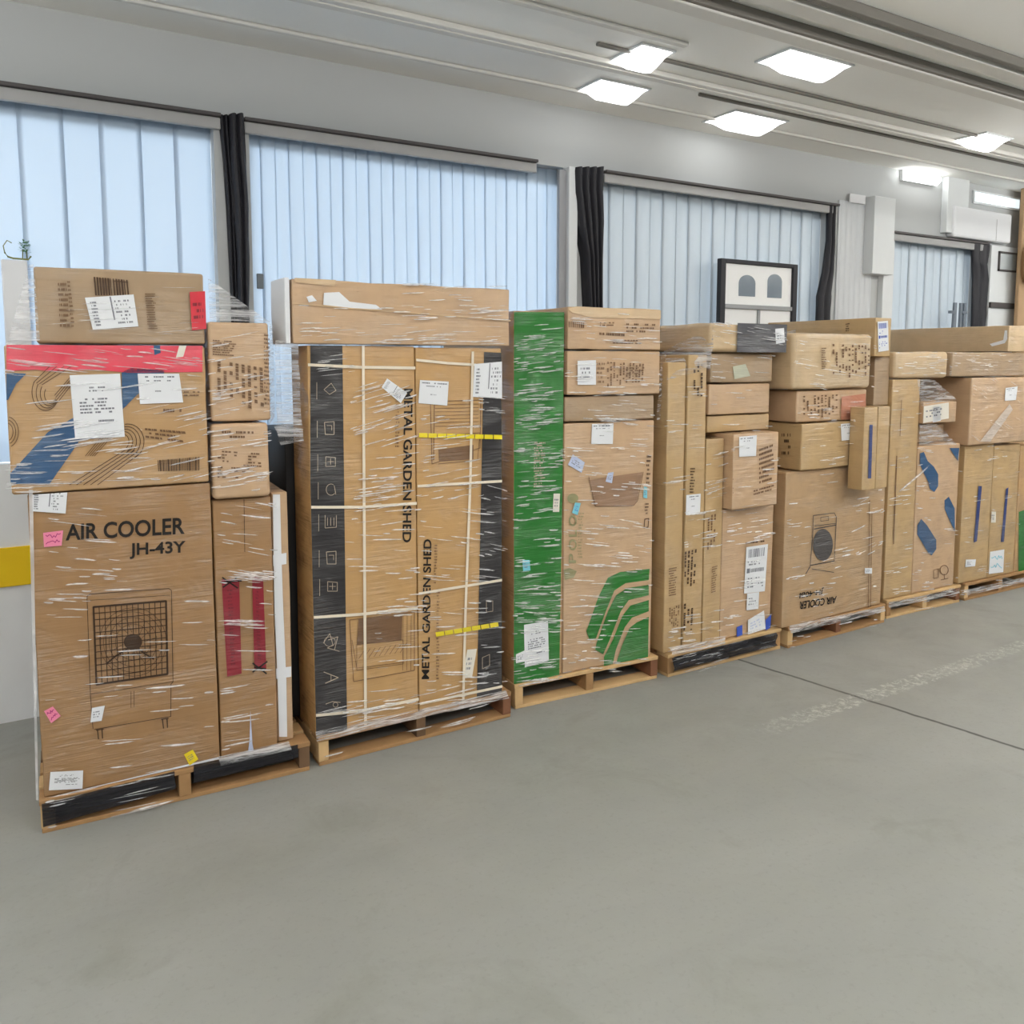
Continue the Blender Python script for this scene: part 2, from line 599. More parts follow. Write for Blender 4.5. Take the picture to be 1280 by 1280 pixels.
# ------------------------------------------------------------------ stretch film
class Film:
    """loose clear wrap on one stack: creases with glare painted as white streaks, gathered folds and slack sheets, ONE mesh"""
    def __init__(s, st, seed):
        s.st, s.mb, s.R, s.parts = st, MB(), random.Random(seed), []

    def P(s, u, dep, z):
        p = s.st.o + s.st.u * u + s.st.d * dep
        return (p.x, p.y, z)

    def ribbon(s, u, z, l, w, slope, dep, bow=0.0, strength=1.0):
        n = 6
        rows = [[], [], []]
        k0 = len(s.mb.v)
        for i in range(n + 1):
            t = i / n
            k = math.sin(math.pi * (t * .94 + .03)) ** .6
            uu = u + (t - .5) * l
            zz = z + slope * (t - .5) * l + bow * math.sin(math.pi * t)
            rows[0].append(s.P(uu, dep - .85 * w * k - .0005, zz - w * k * .5))
            rows[1].append(s.P(uu, dep - .5 * w * k, zz))
            rows[2].append(s.P(uu, dep, zz + w * k * .5))
        s.mb.grid(rows, 0, True)
        for q in range(3):
            for i in range(n + 1):
                s.mb.soft[k0 + q * (n + 1) + i] = (strength if q == 1 else 0.0) * min(1, 2.2 * math.sin(math.pi * i / n))

    def zone(s, x0, y0, x1, y1, n, slope=0.0, dep=0.0, lmin=.04, lmax=.17, wmin=.002, wmax=.0105, spread=.028):
        ua, za = s.st.hit(x0, y0, dep)
        ub, zb = s.st.hit(x1, y1, dep)
        # a few clumps inside the zone
        cl = [(s.R.uniform(ua, ub), s.R.uniform(zb, za)) for _ in range(max(1, n // 9))]
        lo_u, hi_u, lo_z, hi_z = min(ua, ub), max(ua, ub), min(za, zb), max(za, zb)
        for q in range(int(n * 1.15)):
            if s.R.random() < .62:
                c = s.R.choice(cl)
                u, z = c[0] + s.R.gauss(0, .06), c[1] + s.R.gauss(0, .018)
            else:
                u, z = s.R.uniform(lo_u, hi_u), s.R.uniform(lo_z, hi_z)
            u, z = min(max(u, lo_u), hi_u), min(max(z, lo_z), hi_z)
            broad = q % 9 == 0
            l = s.R.uniform(lmin, lmax) * (.8 if broad else 1)
            l = min(l, 2 * max(.012, min(u - lo_u, hi_u - u)) + .012)
            w = s.R.uniform(.012, .024) if broad else wmin + (wmax - wmin) * s.R.random() ** 1.6
            s.ribbon(u, z, l, w, s.R.gauss(slope, spread), dep - s.R.uniform(.006, .011), s.R.uniform(-.002, .002), .45 if broad else 1.0)

    def sheet(s, q, kind, off, seed):
        s.poly(q, 0, off)
        o2 = off + .0006
        if kind == 'doc':
            s.dashes(q, .08, .06, .95, .16, 1, 1, o2, seed)
            s.dashes(q, .2, .2, .8, .28, 1, 1, o2, seed + 1, .5)
            s.dashes(q, .38, .55, .62, .63, 1, 1, o2, seed + 2)
        elif kind == 'ship':
            s.barcode(q, .12, .06, .88, .24, 1, o2, 12, seed)
            s.dashes(q, .1, .3, .7, .42, 2, 1, o2, seed, .4)
            s.cell(q, .08, .47, .22, .57, 1, o2)
            s.barcode(q, .26, .48, .9, .56, 1, o2, 14, seed + 3)
            s.dashes(q, .1, .66, .9, .9, 4, 1, o2, seed + 4, .35)
        elif kind == 'fold':
            s.dashes(q, .08, .12, .22, .92, 8, 1, o2, seed, .9)
            s.cell(q, .5, .02, .53, .75, 1, o2)
            s.dashes(q, .58, .12, .9, .9, 7, 1, o2, seed + 2, .4)
        elif kind == 'form':
            s.dashes(q, .3, .18, .75, .28, 2, 1, o2, seed, .5)
            s.dashes(q, .15, .36, .9, .62, 5, 1, o2, seed + 1, .75)
            s.dashes(q, .5, .7, .85, .76, 1, 1, o2, seed + 2, .9)
        elif kind == 'scribble':
            R = random.Random(seed)
            for rr in range(2):
                pts = [bil(q, .12 + .76 * i / 9, .3 + .4 * rr + R.uniform(-.13, .13)) for i in range(10)]
                s.line(pts, .9, 1, o2)
        elif kind == 'mark':
            s.dashes(q, .15, .25, .85, .75, 3, 1, o2, seed, .6)


# ------------------------------------------------------------------ stretch film
class Film:
    """loose clear wrap on one stack: creases with glare painted as white streaks, gathered folds and slack sheets, ONE mesh"""
    def __init__(s, st, seed):
        s.st, s.mb, s.R, s.parts = st, MB(), random.Random(seed), []

    def P(s, u, dep, z):
        p = s.st.o + s.st.u * u + s.st.d * dep
        return (p.x, p.y, z)

    def ribbon(s, u, z, l, w, slope, dep, bow=0.0, strength=1.0):
        n = 6
        rows = [[], [], []]
        k0 = len(s.mb.v)
        for i in range(n + 1):
            t = i / n
            k = math.sin(math.pi * (t * .94 + .03)) ** .6
            uu = u + (t - .5) * l
            zz = z + slope * (t - .5) * l + bow * math.sin(math.pi * t)
            rows[0].append(s.P(uu, dep - .85 * w * k - .0005, zz - w * k * .5))
            rows[1].append(s.P(uu, dep - .5 * w * k, zz))
            rows[2].append(s.P(uu, dep, zz + w * k * .5))
        s.mb.grid(rows, 0, True)
        for q in range(3):
            for i in range(n + 1):
                s.mb.soft[k0 + q * (n + 1) + i] = (strength if q == 1 else 0.0) * min(1, 2.2 * math.sin(math.pi * i / n))

    def zone(s, x0, y0, x1, y1, n, slope=0.0, dep=0.0, lmin=.04, lmax=.17, wmin=.002, wmax=.0105, spread=.028):
        ua, za = s.st.hit(x0, y0, dep)
        ub, zb = s.st.hit(x1, y1, dep)
        # a few clumps inside the zone
        cl = [(s.R.uniform(ua, ub), s.R.uniform(zb, za)) for _ in range(max(1, n // 9))]
        n = int(n * .62)
        for _ in range(n):
            if s.R.random() < .6:
                c = s.R.choice(cl)
                u, z = c[0] + s.R.gauss(0, .05), c[1] + s.R.gauss(0, .018)
            else:
                u, z = s.R.uniform(ua, ub), s.R.uniform(zb, za)
            u, z = min(max(u, min(ua, ub)), max(ua, ub)), min(max(z, min(za, zb)), max(za, zb))
            l = s.R.uniform(lmin, lmax)
            l = min(l, 2 * max(.012, min(u - min(ua, ub), max(ua, ub) - u)) + .012)
            s.ribbon(u, z, l, s.R.uniform(wmin, wmax), s.R.gauss(slope, spread), dep - s.R.uniform(.006, .011), s.R.uniform(-.002, .002))

    def sheet(s, q, nu=10, nv=6, wob=.008, mi=1):
        """q: four (px, py, dep) TL TR BR BL"""
        W = [s.st.pt(a, b, c) for a, b, c in q]
        rows = []
        for j in range(nv + 1):
            v = j / nv
            row = []
            for i in range(nu + 1):
                u = i / nu
                p = (W[0] * (1 - u) + W[1] * u) * (1 - v) + (W[3] * (1 - u) + W[2] * u) * v
                k = mnoise.noise(Vector((p.x * 9, p.z * 26, s.st.a * 50))) * wob
                row.append(p - s.st.d * (k + wob * .6) + Vector((0, 0, k * .4)))
            rows.append(row)
        m2 = MB()
        m2.grid(rows, 0, True)
        s.parts.append((('slack_film', M_SHEET), ('base_film', M_SKIRT), ('black_base_film', M_SHEETD), ('edge_film', M_EDGE))[mi - 1] + (m2,))

    def done(s, label):
        o = s.mb.build('stretch_wrap', [M_FILM])
        for nm, m, m2 in s.parts:
            m2.build(nm, m, o)
        return prop(o, label, 'plastic wrap', 'stretch wrap on the pallet loads')


def pallet(st, label, tones, depth=.8):
    e = empty('wooden_pallet', st.M)
    prop(e, label, 'pallet', 'wooden pallets in the row')
    w = st.w
    bt, sh = .017, PAL_H - .017 - .02
    R = random.Random(label)
    nb = 7
    for i in range(nb):
        y0 = i * (depth - .095) / (nb - 1)
        box_obj('deck_board', (-.004 * R.random(), y0, PAL_H - .02), (w + .006 * R.random(), y0 + .095, PAL_H), WOOD[tones[i % len(tones)]], e, .003)
    for i in range(3):
        x0 = (w - .045) * i / 2
        o = box_obj('stringer', (x0, .006 * R.random(), bt), (x0 + .045, depth - .004, bt + sh), WOOD[tones[(i + 1) % len(tones)]], e, .003)
    for y0 in (0.002, depth / 2 - .045, depth - .092):
        box_obj('bottom_board', (0.002, y0, 0.0), (w - .002, y0 + .09, bt), WOOD[tones[0]], e, .003)
    return e


# ================================================================== THE SETTING
def structure(name, mb, mats, bev=0):
    o = mb.build(name, mats)
    o['kind'] = 'structure'
    if bev:
        bevel(o, bev)
    return o


# floor ------------------------------------------------------------
def floor_mat():
    m, nt, b = new_mat('concrete_floor')
    L = nt.links.new
    tc = nd(nt, 'ShaderNodeTexCoord')

    def noise(scale, detail, rough, dist=0.0, vec=None):
        n = nd(nt, 'ShaderNodeTexNoise', Scale=scale, Detail=detail, Roughness=rough, Distortion=dist)
        L(vec or tc.outputs['Object'], n.inputs['Vector'])
        return n.outputs['Fac']

    def math_(op, a, bb, clamp=False):
        n = nd(nt, 'ShaderNodeMath', operation=op, use_clamp=clamp)
        for i, x in enumerate((a, bb)):
            if isinstance(x, (int, float)):
                n.inputs[i].default_value = x
            else:
                L(x, n.inputs[i])
        return n.outputs[0]

    def rng(x, a, bb, c=0.0, d=1.0):
        n = nd(nt, 'ShaderNodeMapRange')
        L(x, n.inputs[0])
        for i, v in enumerate((a, bb, c, d)):
            n.inputs[i + 1].default_value = v
        return n.outputs[0]

    def mix(f, c1, c2):
        n = nd(nt, 'ShaderNodeMix', data_type='RGBA')
        L(f, n.inputs[0])
        for i, c in ((6, c1), (7, c2)):
            if isinstance(c, tuple):
                n.inputs[i].default_value = c
            else:
                L(c, n.inputs[i])
        return n.outputs[2]
    mp = nd(nt, 'ShaderNodeMapping')
    mp.inputs['Rotation'].default_value = (0, 0, .25)
    mp.inputs['Scale'].default_value = (.6, 1.5, 1)
    L(tc.outputs['Object'], mp.inputs['Vector'])
    big = rng(noise(.9, 6, .6, .6, mp.outputs['Vector']), .34, .66)
    col = mix(big, lin((142, 143, 139)), lin((152, 153, 149)))
    med = rng(noise(4.5, 8, .7, .8), .42, .75)
    col = mix(math_('MULTIPLY', med, .55), col, lin((147, 148, 140)))
    dk = rng(noise(1.7, 7, .65, 1.2), .56, .74)
    col = mix(math_('MULTIPLY', dk, .7), col, lin((130, 131, 123)))
    fine = rng(noise(48, 5, .7), .54, .74)
    col = mix(math_('MULTIPLY', fine, .3), col, lin((118, 119, 112)))
    sep = nd(nt, 'ShaderNodeSeparateXYZ')
    L(tc.outputs['Object'], sep.inputs[0])

    def dist_to(p, q, wob, wscale):
        d = (q - p)
        d.z = 0
        d.normalize()
        nx, ny = -d.y, d.x
        c = nx * p.x + ny * p.y
        s_ = math_('ADD', math_('MULTIPLY', sep.outputs[0], nx), math_('MULTIPLY', sep.outputs[1], ny))
        s_ = math_('SUBTRACT', s_, c)
        s_ = math_('ADD', s_, math_('MULTIPLY', math_('SUBTRACT', noise(wscale, 3, .6), .5), wob))
        along = math_('ADD', math_('MULTIPLY', sep.outputs[0], d.x), math_('MULTIPLY', sep.outputs[1], d.y))
        return math_('ABSOLUTE', s_, 0), along, d
    # saw-cut joint between two slabs
    p, q = on_floor(935, 828), on_floor(1280, 937)
    ds, al, d = dist_to(p, q, .03, 5)
    col = mix(rng(ds, .004, .014, .9, 0), col, lin((58, 58, 54)))
    # worn painted lane line
    p, q = on_floor(1000, 898), on_floor(1280, 806)
    ds, al, d = dist_to(p, q, .05, 8)
    start = p.x * d.x + p.y * d.y
    worn = math_('MULTIPLY', rng(ds, .045, .065, 1, 0), rng(noise(30, 7, .78, .6), .49, .6))
    worn = math_('MULTIPLY', worn, rng(al, start - .35, start + .1))
    col = mix(math_('MULTIPLY', worn, .45), col, lin((222, 223, 216)))
    # dark oily scuff lane beside the pallets
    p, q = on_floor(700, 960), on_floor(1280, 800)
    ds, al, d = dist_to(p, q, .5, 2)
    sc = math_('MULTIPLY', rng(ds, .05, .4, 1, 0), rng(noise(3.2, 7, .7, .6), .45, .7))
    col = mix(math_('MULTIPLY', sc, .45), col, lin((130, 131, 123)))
    L(col, b.inputs['Base Color'])
    L(rng(noise(2.5, 5, .6), .3, .7, .38, .62), b.inputs['Roughness'])
    b.inputs['Specular IOR Level'].default_value = .35
    bp = nd(nt, 'ShaderNodeBump', Strength=.12, Distance=.004)
    L(noise(30, 6, .6), bp.inputs['Height'])
    L(bp.outputs['Normal'], b.inputs['Normal'])
    return m


mb = MB()
mb.box((-5, -5, -.1), (14, WALL, 0))
structure('floor', mb, floor_mat())

# back wall with four door openings -------------------------------------
WALLM = plain('wall_paint', (190, 193, 194), .7, .025, 1.2)
D1R = on_wall(268, 200).x
D2L, D2R = on_wall(312, 200).x, on_wall(704, 260).x
D3L, D3R = on_wall(752, 260).x, on_wall(1036, 300).x
D4L, D4R = on_wall(1114, 330).x, on_wall(1224, 330).x
ZT = 2.918
ZT4 = on_wall(1150, 296).z
ZS = 1.225
mb = MB()
T = .22
mb.box((-5, WALL, ZT), (14, WALL + T, CEIL + .12))
mb.box((D4L, WALL, ZT4), (D4R, WALL + T, ZT))
for a, b_ in ((D1R, D2L), (D2R, D3L), (D3R, D4L), (D4R, 14)):
    mb.box((a, WALL, ZS), (b_, WALL + T, ZT))
structure('wall_back', mb, WALLM)

mb = MB()
mb.box((-5, WALL, 0), (14, WALL + T, ZS - .0005))
structure('wall_lower', mb, plain('lower_wall_white', (240, 242, 244), .6, .04, 6))

# yellow painted guard band low on the wall
mb = MB()
mb.box((-2.5, WALL - .012, on_wall(10, 733).z), (.9, WALL - .0005, on_wall(10, 684).z))
structure('trim_1', mb, plain('yellow_paint', (255, 208, 26), .6, .1, 10), .003)

# header rails over the door openings
k = 2
for a, b_, zt in ((-5, D1R + .03, ZT), (D2L - .03, on_wall(668, 205).x, ZT), (D3L, D3R + .06, ZT), (D4L - .03, D4R + .05, ZT4)):
    mb = MB()
    mb.box((a, WALL - .05, zt - .004), (b_, WALL - .0005, zt + .014))
    structure('trim_%d' % k, mb, DARKTRIM, .004)
    k += 1
    mb = MB()
    mb.box((a, WALL - .03, zt - .062), (b_, WALL - .0005, zt - .005))
    structure('trim_%d' % k, mb, LIP, .006)
    k += 1
# white jamb post between the second and third doors, and the grey pier beside it
mb = MB()
mb.box((on_wall(711, 300, -.06).x, WALL - .06, 0), (on_wall(722, 300, -.06).x, WALL - .0005, on_wall(716, 208, -.06).z))
structure('trim_%d' % k, mb, WHITE, .006); k += 1
mb = MB()
mb.box((on_wall(699, 300, -.03).x, WALL - .03, 0), (on_wall(710, 300, -.03).x, WALL - .0005, on_wall(705, 212, -.03).z))
structure('trim_%d' % k, mb, plain('pier_grey', (158, 160, 164), .6, .04), .006); k += 1

# ceiling -----------------------------------------------------------
CEILM = plain('ceiling_paint', (246, 246, 243), .75, .03, .8)
mb = MB()
mb.box((-5, -5, CEIL), (14, WALL, CEIL + .12))
structure('ceiling', mb, CEILM)
BEAMM = plain('beam_grey', (220, 218, 213), .6, .06, 3)
BEAMD = plain('beam_dark', (122, 118, 112), .6, .1, 3)


def beam_line(px, py, w, h, mat, x0=-5, x1=14, z=CEIL):
    global k
    y = on_floor(px, py, z - h).y
    mb = MB()
    mb.box((x0, y - w / 2, z - h), (x1, y + w / 2, z - .0005))
    structure('trim_%d' % k, mb, mat, .006)
    k += 1
    return y


beam_line(700, 74, .05, .035, BEAMM)
beam_line(880, 148, .03, .02, BEAMM)
beam_line(910, 128, .02, .02, BEAMD, 3.6)
beam_line(880, 110, .06, .03, BEAMM)
beam_line(1000, 118, .025, .018, BEAMD, 2.6)
beam_line(940, 36, .09, .06, BEAMM)
beam_line(1060, 62, .05, .05, BEAMD, 2.2)
beam_line(1120, 52, .10, .05, BEAMM)
beam_line(1250, 78, .04, .05, BEAMD, 2.2)
beam_line(1140, 24, .04, .06, BEAMD, 2.0, 2.75)
beam_line(540, 10, .03, .04, BEAMD, .95, 1.35)
beam_line(640, 3, .04, .02, BEAMM, 0, 3)

# ceiling lamps -----------------------------------------------------
GLOW = emitter('lamp_diffuser', (255, 255, 253), 5.2)


def ceiling_lamp(cx, cy, lx, ly, label):
    p = on_floor(cx, cy, CEIL - .03)
    e = empty('ceiling_light', Matrix.Translation((p.x, p.y, CEIL)))
    prop(e, label, 'ceiling light', 'rectangular ceiling lights')
    mb = MB()
    fl, t = .014, .012
    for a, b_ in (((-lx / 2 - fl, -ly / 2 - fl), (lx / 2 + fl, -ly / 2)), ((-lx / 2 - fl, ly / 2), (lx / 2 + fl, ly / 2 + fl)),
                  ((-lx / 2 - fl, -ly / 2), (-lx / 2, ly / 2)), ((lx / 2, -ly / 2), (lx / 2 + fl, ly / 2))):
        mb.box((a[0], a[1], -t), (b_[0], b_[1], 0))
    bevel(mb.build('frame', WHITE, e), .004)
    mb = MB()
    rows = []
    for j in range(7):
        v = j / 6 - .5
        rows.append([((i / 10 - .5) * lx, v * ly, -t + .006 - .075 * math.cos(math.pi * v) * min(1, 6 * (i + .15) / 10, 6 * (10.15 - i) / 10)) for i in range(11)])
    mb.grid([r[::-1] for r in rows], 0, True)
    mb.build('diffuser', GLOW, e)
    return p


def lamp_px(corners, label):
    P = [on_floor(x, y, CEIL - .03) for x, y in corners]
    xs, ys = sorted(p.x for p in P), sorted(p.y for p in P)
    lx = (xs[2] + xs[3] - xs[0] - xs[1]) / 2
    ly = (ys[2] + ys[3] - ys[0] - ys[1]) / 2
    c = sum(P, Vector()) / 4
    e_px = corners
    print('lamp', label[:40], c.x, c.y, lx, ly)
    p = c
    cx = sum(a for a, b_ in corners) / 4
    cy = sum(b_ for a, b_ in corners) / 4
    return ceiling_lamp(cx, cy, max(.2, lx), max(.12, ly), label)


lamp_px([(765, 84), (799, 60), (833, 70), (810, 90)], 'small glowing ceiling light above the second strip curtain, farther from the wall')
lamp_px([(729, 118), (752, 102), (798, 117), (788, 132)], 'glowing ceiling light nearest the wall, leftmost of the ceiling lights')
lamp_px([(960, 84), (985, 64), (1054, 88), (1025, 106)], 'largest glowing ceiling light, nearest the camera over the third strip curtain')
lamp_px([(884, 160), (915, 141), (973, 156), (955, 169)], 'wide glowing ceiling light against the wall above the third strip curtain')
lamp_px([(1195, 185), (1216, 168), (1256, 175), (1240, 188)], 'rightmost glowing ceiling light, above the white column')
# unseen tube lamps added in two rows, hung low to light ceiling and film
GLOW2 = emitter('added_tube_glow', (255, 253, 248), 29)
for i in range(7):
    for j in range(2):
        e = empty('added_pendant_light', Matrix.Translation((-2.6 + 1.9 * i, .9 - 2.0 * j, CEIL)))
        prop(e, 'long unseen pendant lamp added for light, hung from the ceiling behind the camera', 'ceiling light', 'added pendant lamps behind the camera')
        box_obj('tube', (-.62, -.055, -.36), (.62, .055, -.30), GLOW2, e, .02)
        for x in (-.45, .45):
            box_obj('rod', (x - .006, -.006, -.299), (x + .006, .006, -.001), STEEL, e, 0)
for px_, py_, where in ((-1.5, 3.25, 'left of the camera'), (6.6, 2.45, 'right of the camera'), (8.6, 3.1, 'far right of the camera')):  # three more out-of-view lamps, added to brighten the wall ends and loads
    e = empty('added_pendant_light', Matrix.Translation((px_, py_, CEIL)))
    prop(e, 'long unseen pendant lamp added for light, hung from the ceiling ' + where, 'ceiling light', None)
    box_obj('tube', (-.62, -.055, -.36), (.62, .055, -.30), GLOW2, e, .02)
    for x in (-.45, .45):
        box_obj('rod', (x - .006, -.006, -.299), (x + .006, .006, -.001), STEEL, e, 0)
# wall lamp just under the ceiling
pw = on_wall(1149, 222, -.02)
e = empty('wall_light', Matrix.Translation((pw.x, WALL, pw.z)))
prop(e, 'small glowing lamp on the wall just below the ceiling, left of the column', 'wall light')
box_obj('backplate', (-.24, -.03, -.05), (.24, -.0005, .05), WHITE, e)
mb = MB()
rows = [[(-.23 + .46 * i / 8, -.03 - .05 * math.sin(math.pi * j / 6), -.045 + .09 * j / 6) for i in range(9)] for j in range(7)]
mb.grid(rows, 0, True)
mb.build('diffuser', emitter('wall_lamp_glow', (255, 255, 253), 9), e)


# strip curtains --------------------------------------------------------
def strip_mat(name, rgb, through):
    m, nt, b = new_mat(name)
    b.inputs['Base Color'].default_value = lin(rgb)
    b.inputs['Roughness'].default_value = .35
    tr = nd(nt, 'ShaderNodeBsdfTranslucent', Color=lin(rgb))
    mx = nd(nt, 'ShaderNodeMixShader')
    mx.inputs[0].default_value = through
    nt.links.new(b.outputs[0], mx.inputs[1])
    nt.links.new(tr.outputs[0], mx.inputs[2])
    nt.links.new(mx.outputs[0], nt.nodes['Material Output'].inputs['Surface'])
    return m


STRIP = strip_mat('curtain_vinyl_blue_white', (222, 234, 245), .5)
STRIP2 = strip_mat('curtain_vinyl_grey_white', (216, 224, 230), .38)


def strip_curtain(x0, x1, zt, n, mat, label, seed, amp=.008):
    e = empty('strip_curtain', Matrix.Translation((x0, WALL + .08, ZS)))
    prop(e, label, 'strip curtain', 'strip curtains in the dock doors')
    w = x1 - x0
    R = random.Random(seed)
    hh = zt - ZS
    box_obj('rail', (0, .05, hh - .07), (w, .09, hh - .002), LIP, e, .004)
    sw = w / n
    for i in range(n):
        a, b_ = sw * i - sw * .06, sw * (i + 1) + sw * .06
        a, b_ = max(a, 0.001), min(b_, w - .001)
        base = (-1 if i % 2 else 1) * min(.006, amp * .6)
        ph = R.uniform(0, 6)
        tw = R.uniform(-.3, .3)
        rows = []
        nz = 10
        for j in range(nz + 1):
            v = j / nz
            row = []
            for q in range(7):
                t = q / 6
                sway = .012 * math.sin(ph + v * 5) * (1 - v) * (1 - abs(2 * t - 1) * .3)
                y = base - amp * math.sin(math.pi * t) + tw * amp * (t - .5) * 2 * (1 - v) + .01 * math.sin(ph + v * 3) * (1 - v)
                row.append((a + (b_ - a) * t + (sway if 0 < i < n - 1 else 0), y, .002 + (hh - .004) * v))
            rows.append(row)
        mb = MB()
        mb.grid(rows, 0, True)
        o = mb.build('strip', mat, e)
        sd = o.modifiers.new('thickness', 'SOLIDIFY')
        sd.thickness = .003
    return e


strip_curtain(-1.1, D1R, ZT, 12, STRIP, 'pale blue strip curtain at far left, behind the load with the red and blue carton', 3, .004)
strip_curtain(D2L, D2R, ZT, 26, STRIP, 'pale blue strip curtain behind the load with white strapped black-banded cartons', 4)
strip_curtain(D3L, D3R, ZT, 19, STRIP2, 'grey white strip curtain behind the black-framed panel with arched windows', 5, .013)
strip_curtain(D4L, D4R, ZT4, 11, STRIP2, 'narrow grey white strip curtain behind the small step ladder, far right', 6, .013)


# gathered black dock curtains
def drape(rows_px, folds, label, dy=-.03, amp=.03, mat=BLACK, zbot=.002):
    """rows_px: (xl, xr, y) from top down; hangs from the wall to the floor"""
    pts = [(on_wall(a, y, dy), on_wall(b_, y, dy)) for a, b_, y in rows_px]
    l, r = pts[-1]
    pts.append((Vector((l.x, l.y, zbot)), Vector((r.x, r.y, zbot))))
    o0 = (pts[0][0] + pts[0][1]) / 2
    base = Vector((o0.x, WALL, 0))
    dense = []
    for i in range(len(pts) - 1):
        for j in range(5):
            t = j / 5
            t2 = t * t * (3 - 2 * t) if i < len(pts) - 2 else t
            dense.append((pts[i][0].lerp(pts[i + 1][0], t2), pts[i][1].lerp(pts[i + 1][1], t2)))
    dense.append(pts[-1])
    mb = MB()
    fr, n = [], folds * 10
    for q, (a, b_) in enumerate(dense):
        row = []
        for i in range(n + 1):
            t = i / n
            p = a.lerp(b_, t)
            y = -abs(math.sin(math.pi * folds * t + .25 * math.sin(q * .5))) ** .7 * amp - .004
            row.append(Vector((p.x, WALL + dy + amp + y, p.z)) - base)
        back = [Vector((row[0].x + (row[-1].x - row[0].x) * (1 - i / 4), -.001, row[0].z)) for i in range(5)]
        fr.append(row + back)
    mb.grid(fr, 0, True, True)
    mb.face(fr[0], 0)
    mb.face(fr[-1][::-1], 0)
    o = mb.build('dock_curtain', mat)
    o.location = base
    return prop(o, label, 'curtain', 'gathered black dock curtains')


drape([(274, 286, 143), (280, 289, 200), (284, 293, 260), (288, 297, 340), (290, 298, 385)], 2, 'slimmer black gathered curtain hanging at right end of the first strip curtain')
drape([(288, 306, 141), (290, 309, 200), (294, 312, 260), (298, 313, 320), (299, 313, 390)], 2, 'wider black gathered curtain at left end of the second strip curtain', -.07, .035)
drape([(722, 758, 208), (723, 757, 240), (727, 757, 280), (735, 756, 320), (738, 755, 385)], 4, 'thick black gathered curtain between the second and third strip curtains', -.09, .045)
drape([(1038, 1047, 254), (1037, 1046, 300), (1032, 1044, 340), (1025, 1042, 370), (1024, 1040, 405)], 2, 'black gathered curtain at right end of the third strip curtain', -.04, .035)
drape([(1218, 1241, 304), (1219, 1237, 330), (1220, 1238, 350), (1219, 1236, 390), (1218, 1234, 420)], 2, 'black gathered curtain at right end of the narrowest strip curtain', -.04, .035)


def wall_box(name, xa, ya, xb, yb, mat, label=None, cat=None, dy=0, th=.03, parent=None, bev=.004, kind=None, zbot=None, group=None):
    a, b_ = on_wall(xa, ya, dy - th), on_wall(xb, yb, dy - th)
    mid = on_wall((xa + xb) / 2, ya, dy - th).z
    midb = on_wall((xa + xb) / 2, yb, dy - th).z if zbot is None else zbot
    mb = MB()
    c = Vector(((a.x + b_.x) / 2, WALL + dy - .0005, midb))
    mb.box((a.x - c.x, -th, 0), (b_.x - c.x, 0, mid - midb))
    o = mb.build(name, mat)
    o.location = c
    if bev:
        bevel(o, bev)
    prop(o, label, cat, group, kind)
    return o


# white corrugated panel, sign, leaning panel, column, unit, window right of the third door
cp = MB()
xa, xb = on_wall(1049, 320, -.03).x, on_wall(1092, 320, -.03).x
ztop = on_wall(1070, 252, -.03).z
rows = [[], []]
n = 40
for i in range(n + 1):
    x = xa + (xb - xa) * i / n
    y = WALL - .012 - .004 * (1 if (i // 3) % 2 else 0)
    rows[0].append((x, y, 0))
    rows[1].append((x, y, ztop))
cp.grid(rows, 0, False)
cp.box((xa, WALL - .008, 0), (xb, WALL - .0005, ztop))
structure('trim_%d' % k, cp, plain('panel_pale', (206, 210, 214), .5, .03)); k += 1
wall_box('sign', 1063, 243, 1082, 254, PAPER, 'small blank white sign on the wall above the corrugated panel', 'sign', -.026, .012)
wall_box('hanging_board', 1094, 246, 1116, 343, WHITE, 'tall white board fixed to the wall left of the narrow strip curtain', 'board', 0, .10)
wall_box('trim_%d' % k, 1106, 300, 1114, 415, WHITE, dy=0, th=.05, kind='structure', zbot=0); k += 1
wall_box('trim_%d' % k, 1187, 204, 1209, 292, WHITE, dy=0, th=.06, kind='structure'); k += 1
e = wall_box('air_curtain_unit', 1194, 262, 1264, 300, PAPER, 'white boxed air unit mounted over the narrow strip curtain', 'air unit', 0, .08, bev=.02)
box_obj('casing_seam', (.20, -.0815, .01), (.204, -.0795, .2), LIP, e, 0)
# bright window above the unit
wa, wb = on_wall(1218, 237, -.02), on_wall(1264, 262, -.02)
mb = MB()
mb.box((wa.x, WALL - .02, wb.z), (wb.x + .15, WALL - .0005, wa.z))
o = structure('window_1', mb, WHITE, .003)
mb = MB()
mb.box((wa.x + .02, WALL - .024, wb.z + .02), (wb.x + .13, WALL - .0205, wa.z - .02))
mb.build('pane', emitter('daylit_pane', (232, 246, 252), 1.1), o)
# far right white door with a small window
da, db = on_wall(1240, 306, -.03), on_wall(1300, 306, -.03)
mb = MB()
mb.box((da.x, WALL - .03, .002), (db.x, WALL - .0005, da.z))
o = structure('door_1', mb, WHITE, .005)
wa, wb = on_wall(1248, 314, -.03), on_wall(1270, 341, -.03)
mb = MB()
for a, b_ in (((wa.x, wb.z), (wb.x, wb.z + .016)), ((wa.x, wa.z - .016), (wb.x, wa.z)), ((wa.x, wb.z), (wa.x + .016, wa.z)), ((wb.x - .016, wb.z), (wb.x, wa.z))):
    mb.box((a[0], WALL - .045, a[1]), (b_[0], WALL - .0305, b_[1]))
mb.build('window_frame', DARKTRIM, o)
mb = MB()
mb.box((wa.x + .01, WALL - .034, wb.z + .01), (wb.x - .01, WALL - .0305, wa.z - .01))
mb.build('pane', plain('pale_pane', (200, 208, 212), .2, .04), o)
za = on_wall(1258, 379, -.03).z
mb = MB()
mb.box((da.x, WALL - .05, za - .05), (db.x, WALL - .0305, za))
mb.build('push_bar', DARKTRIM, o)
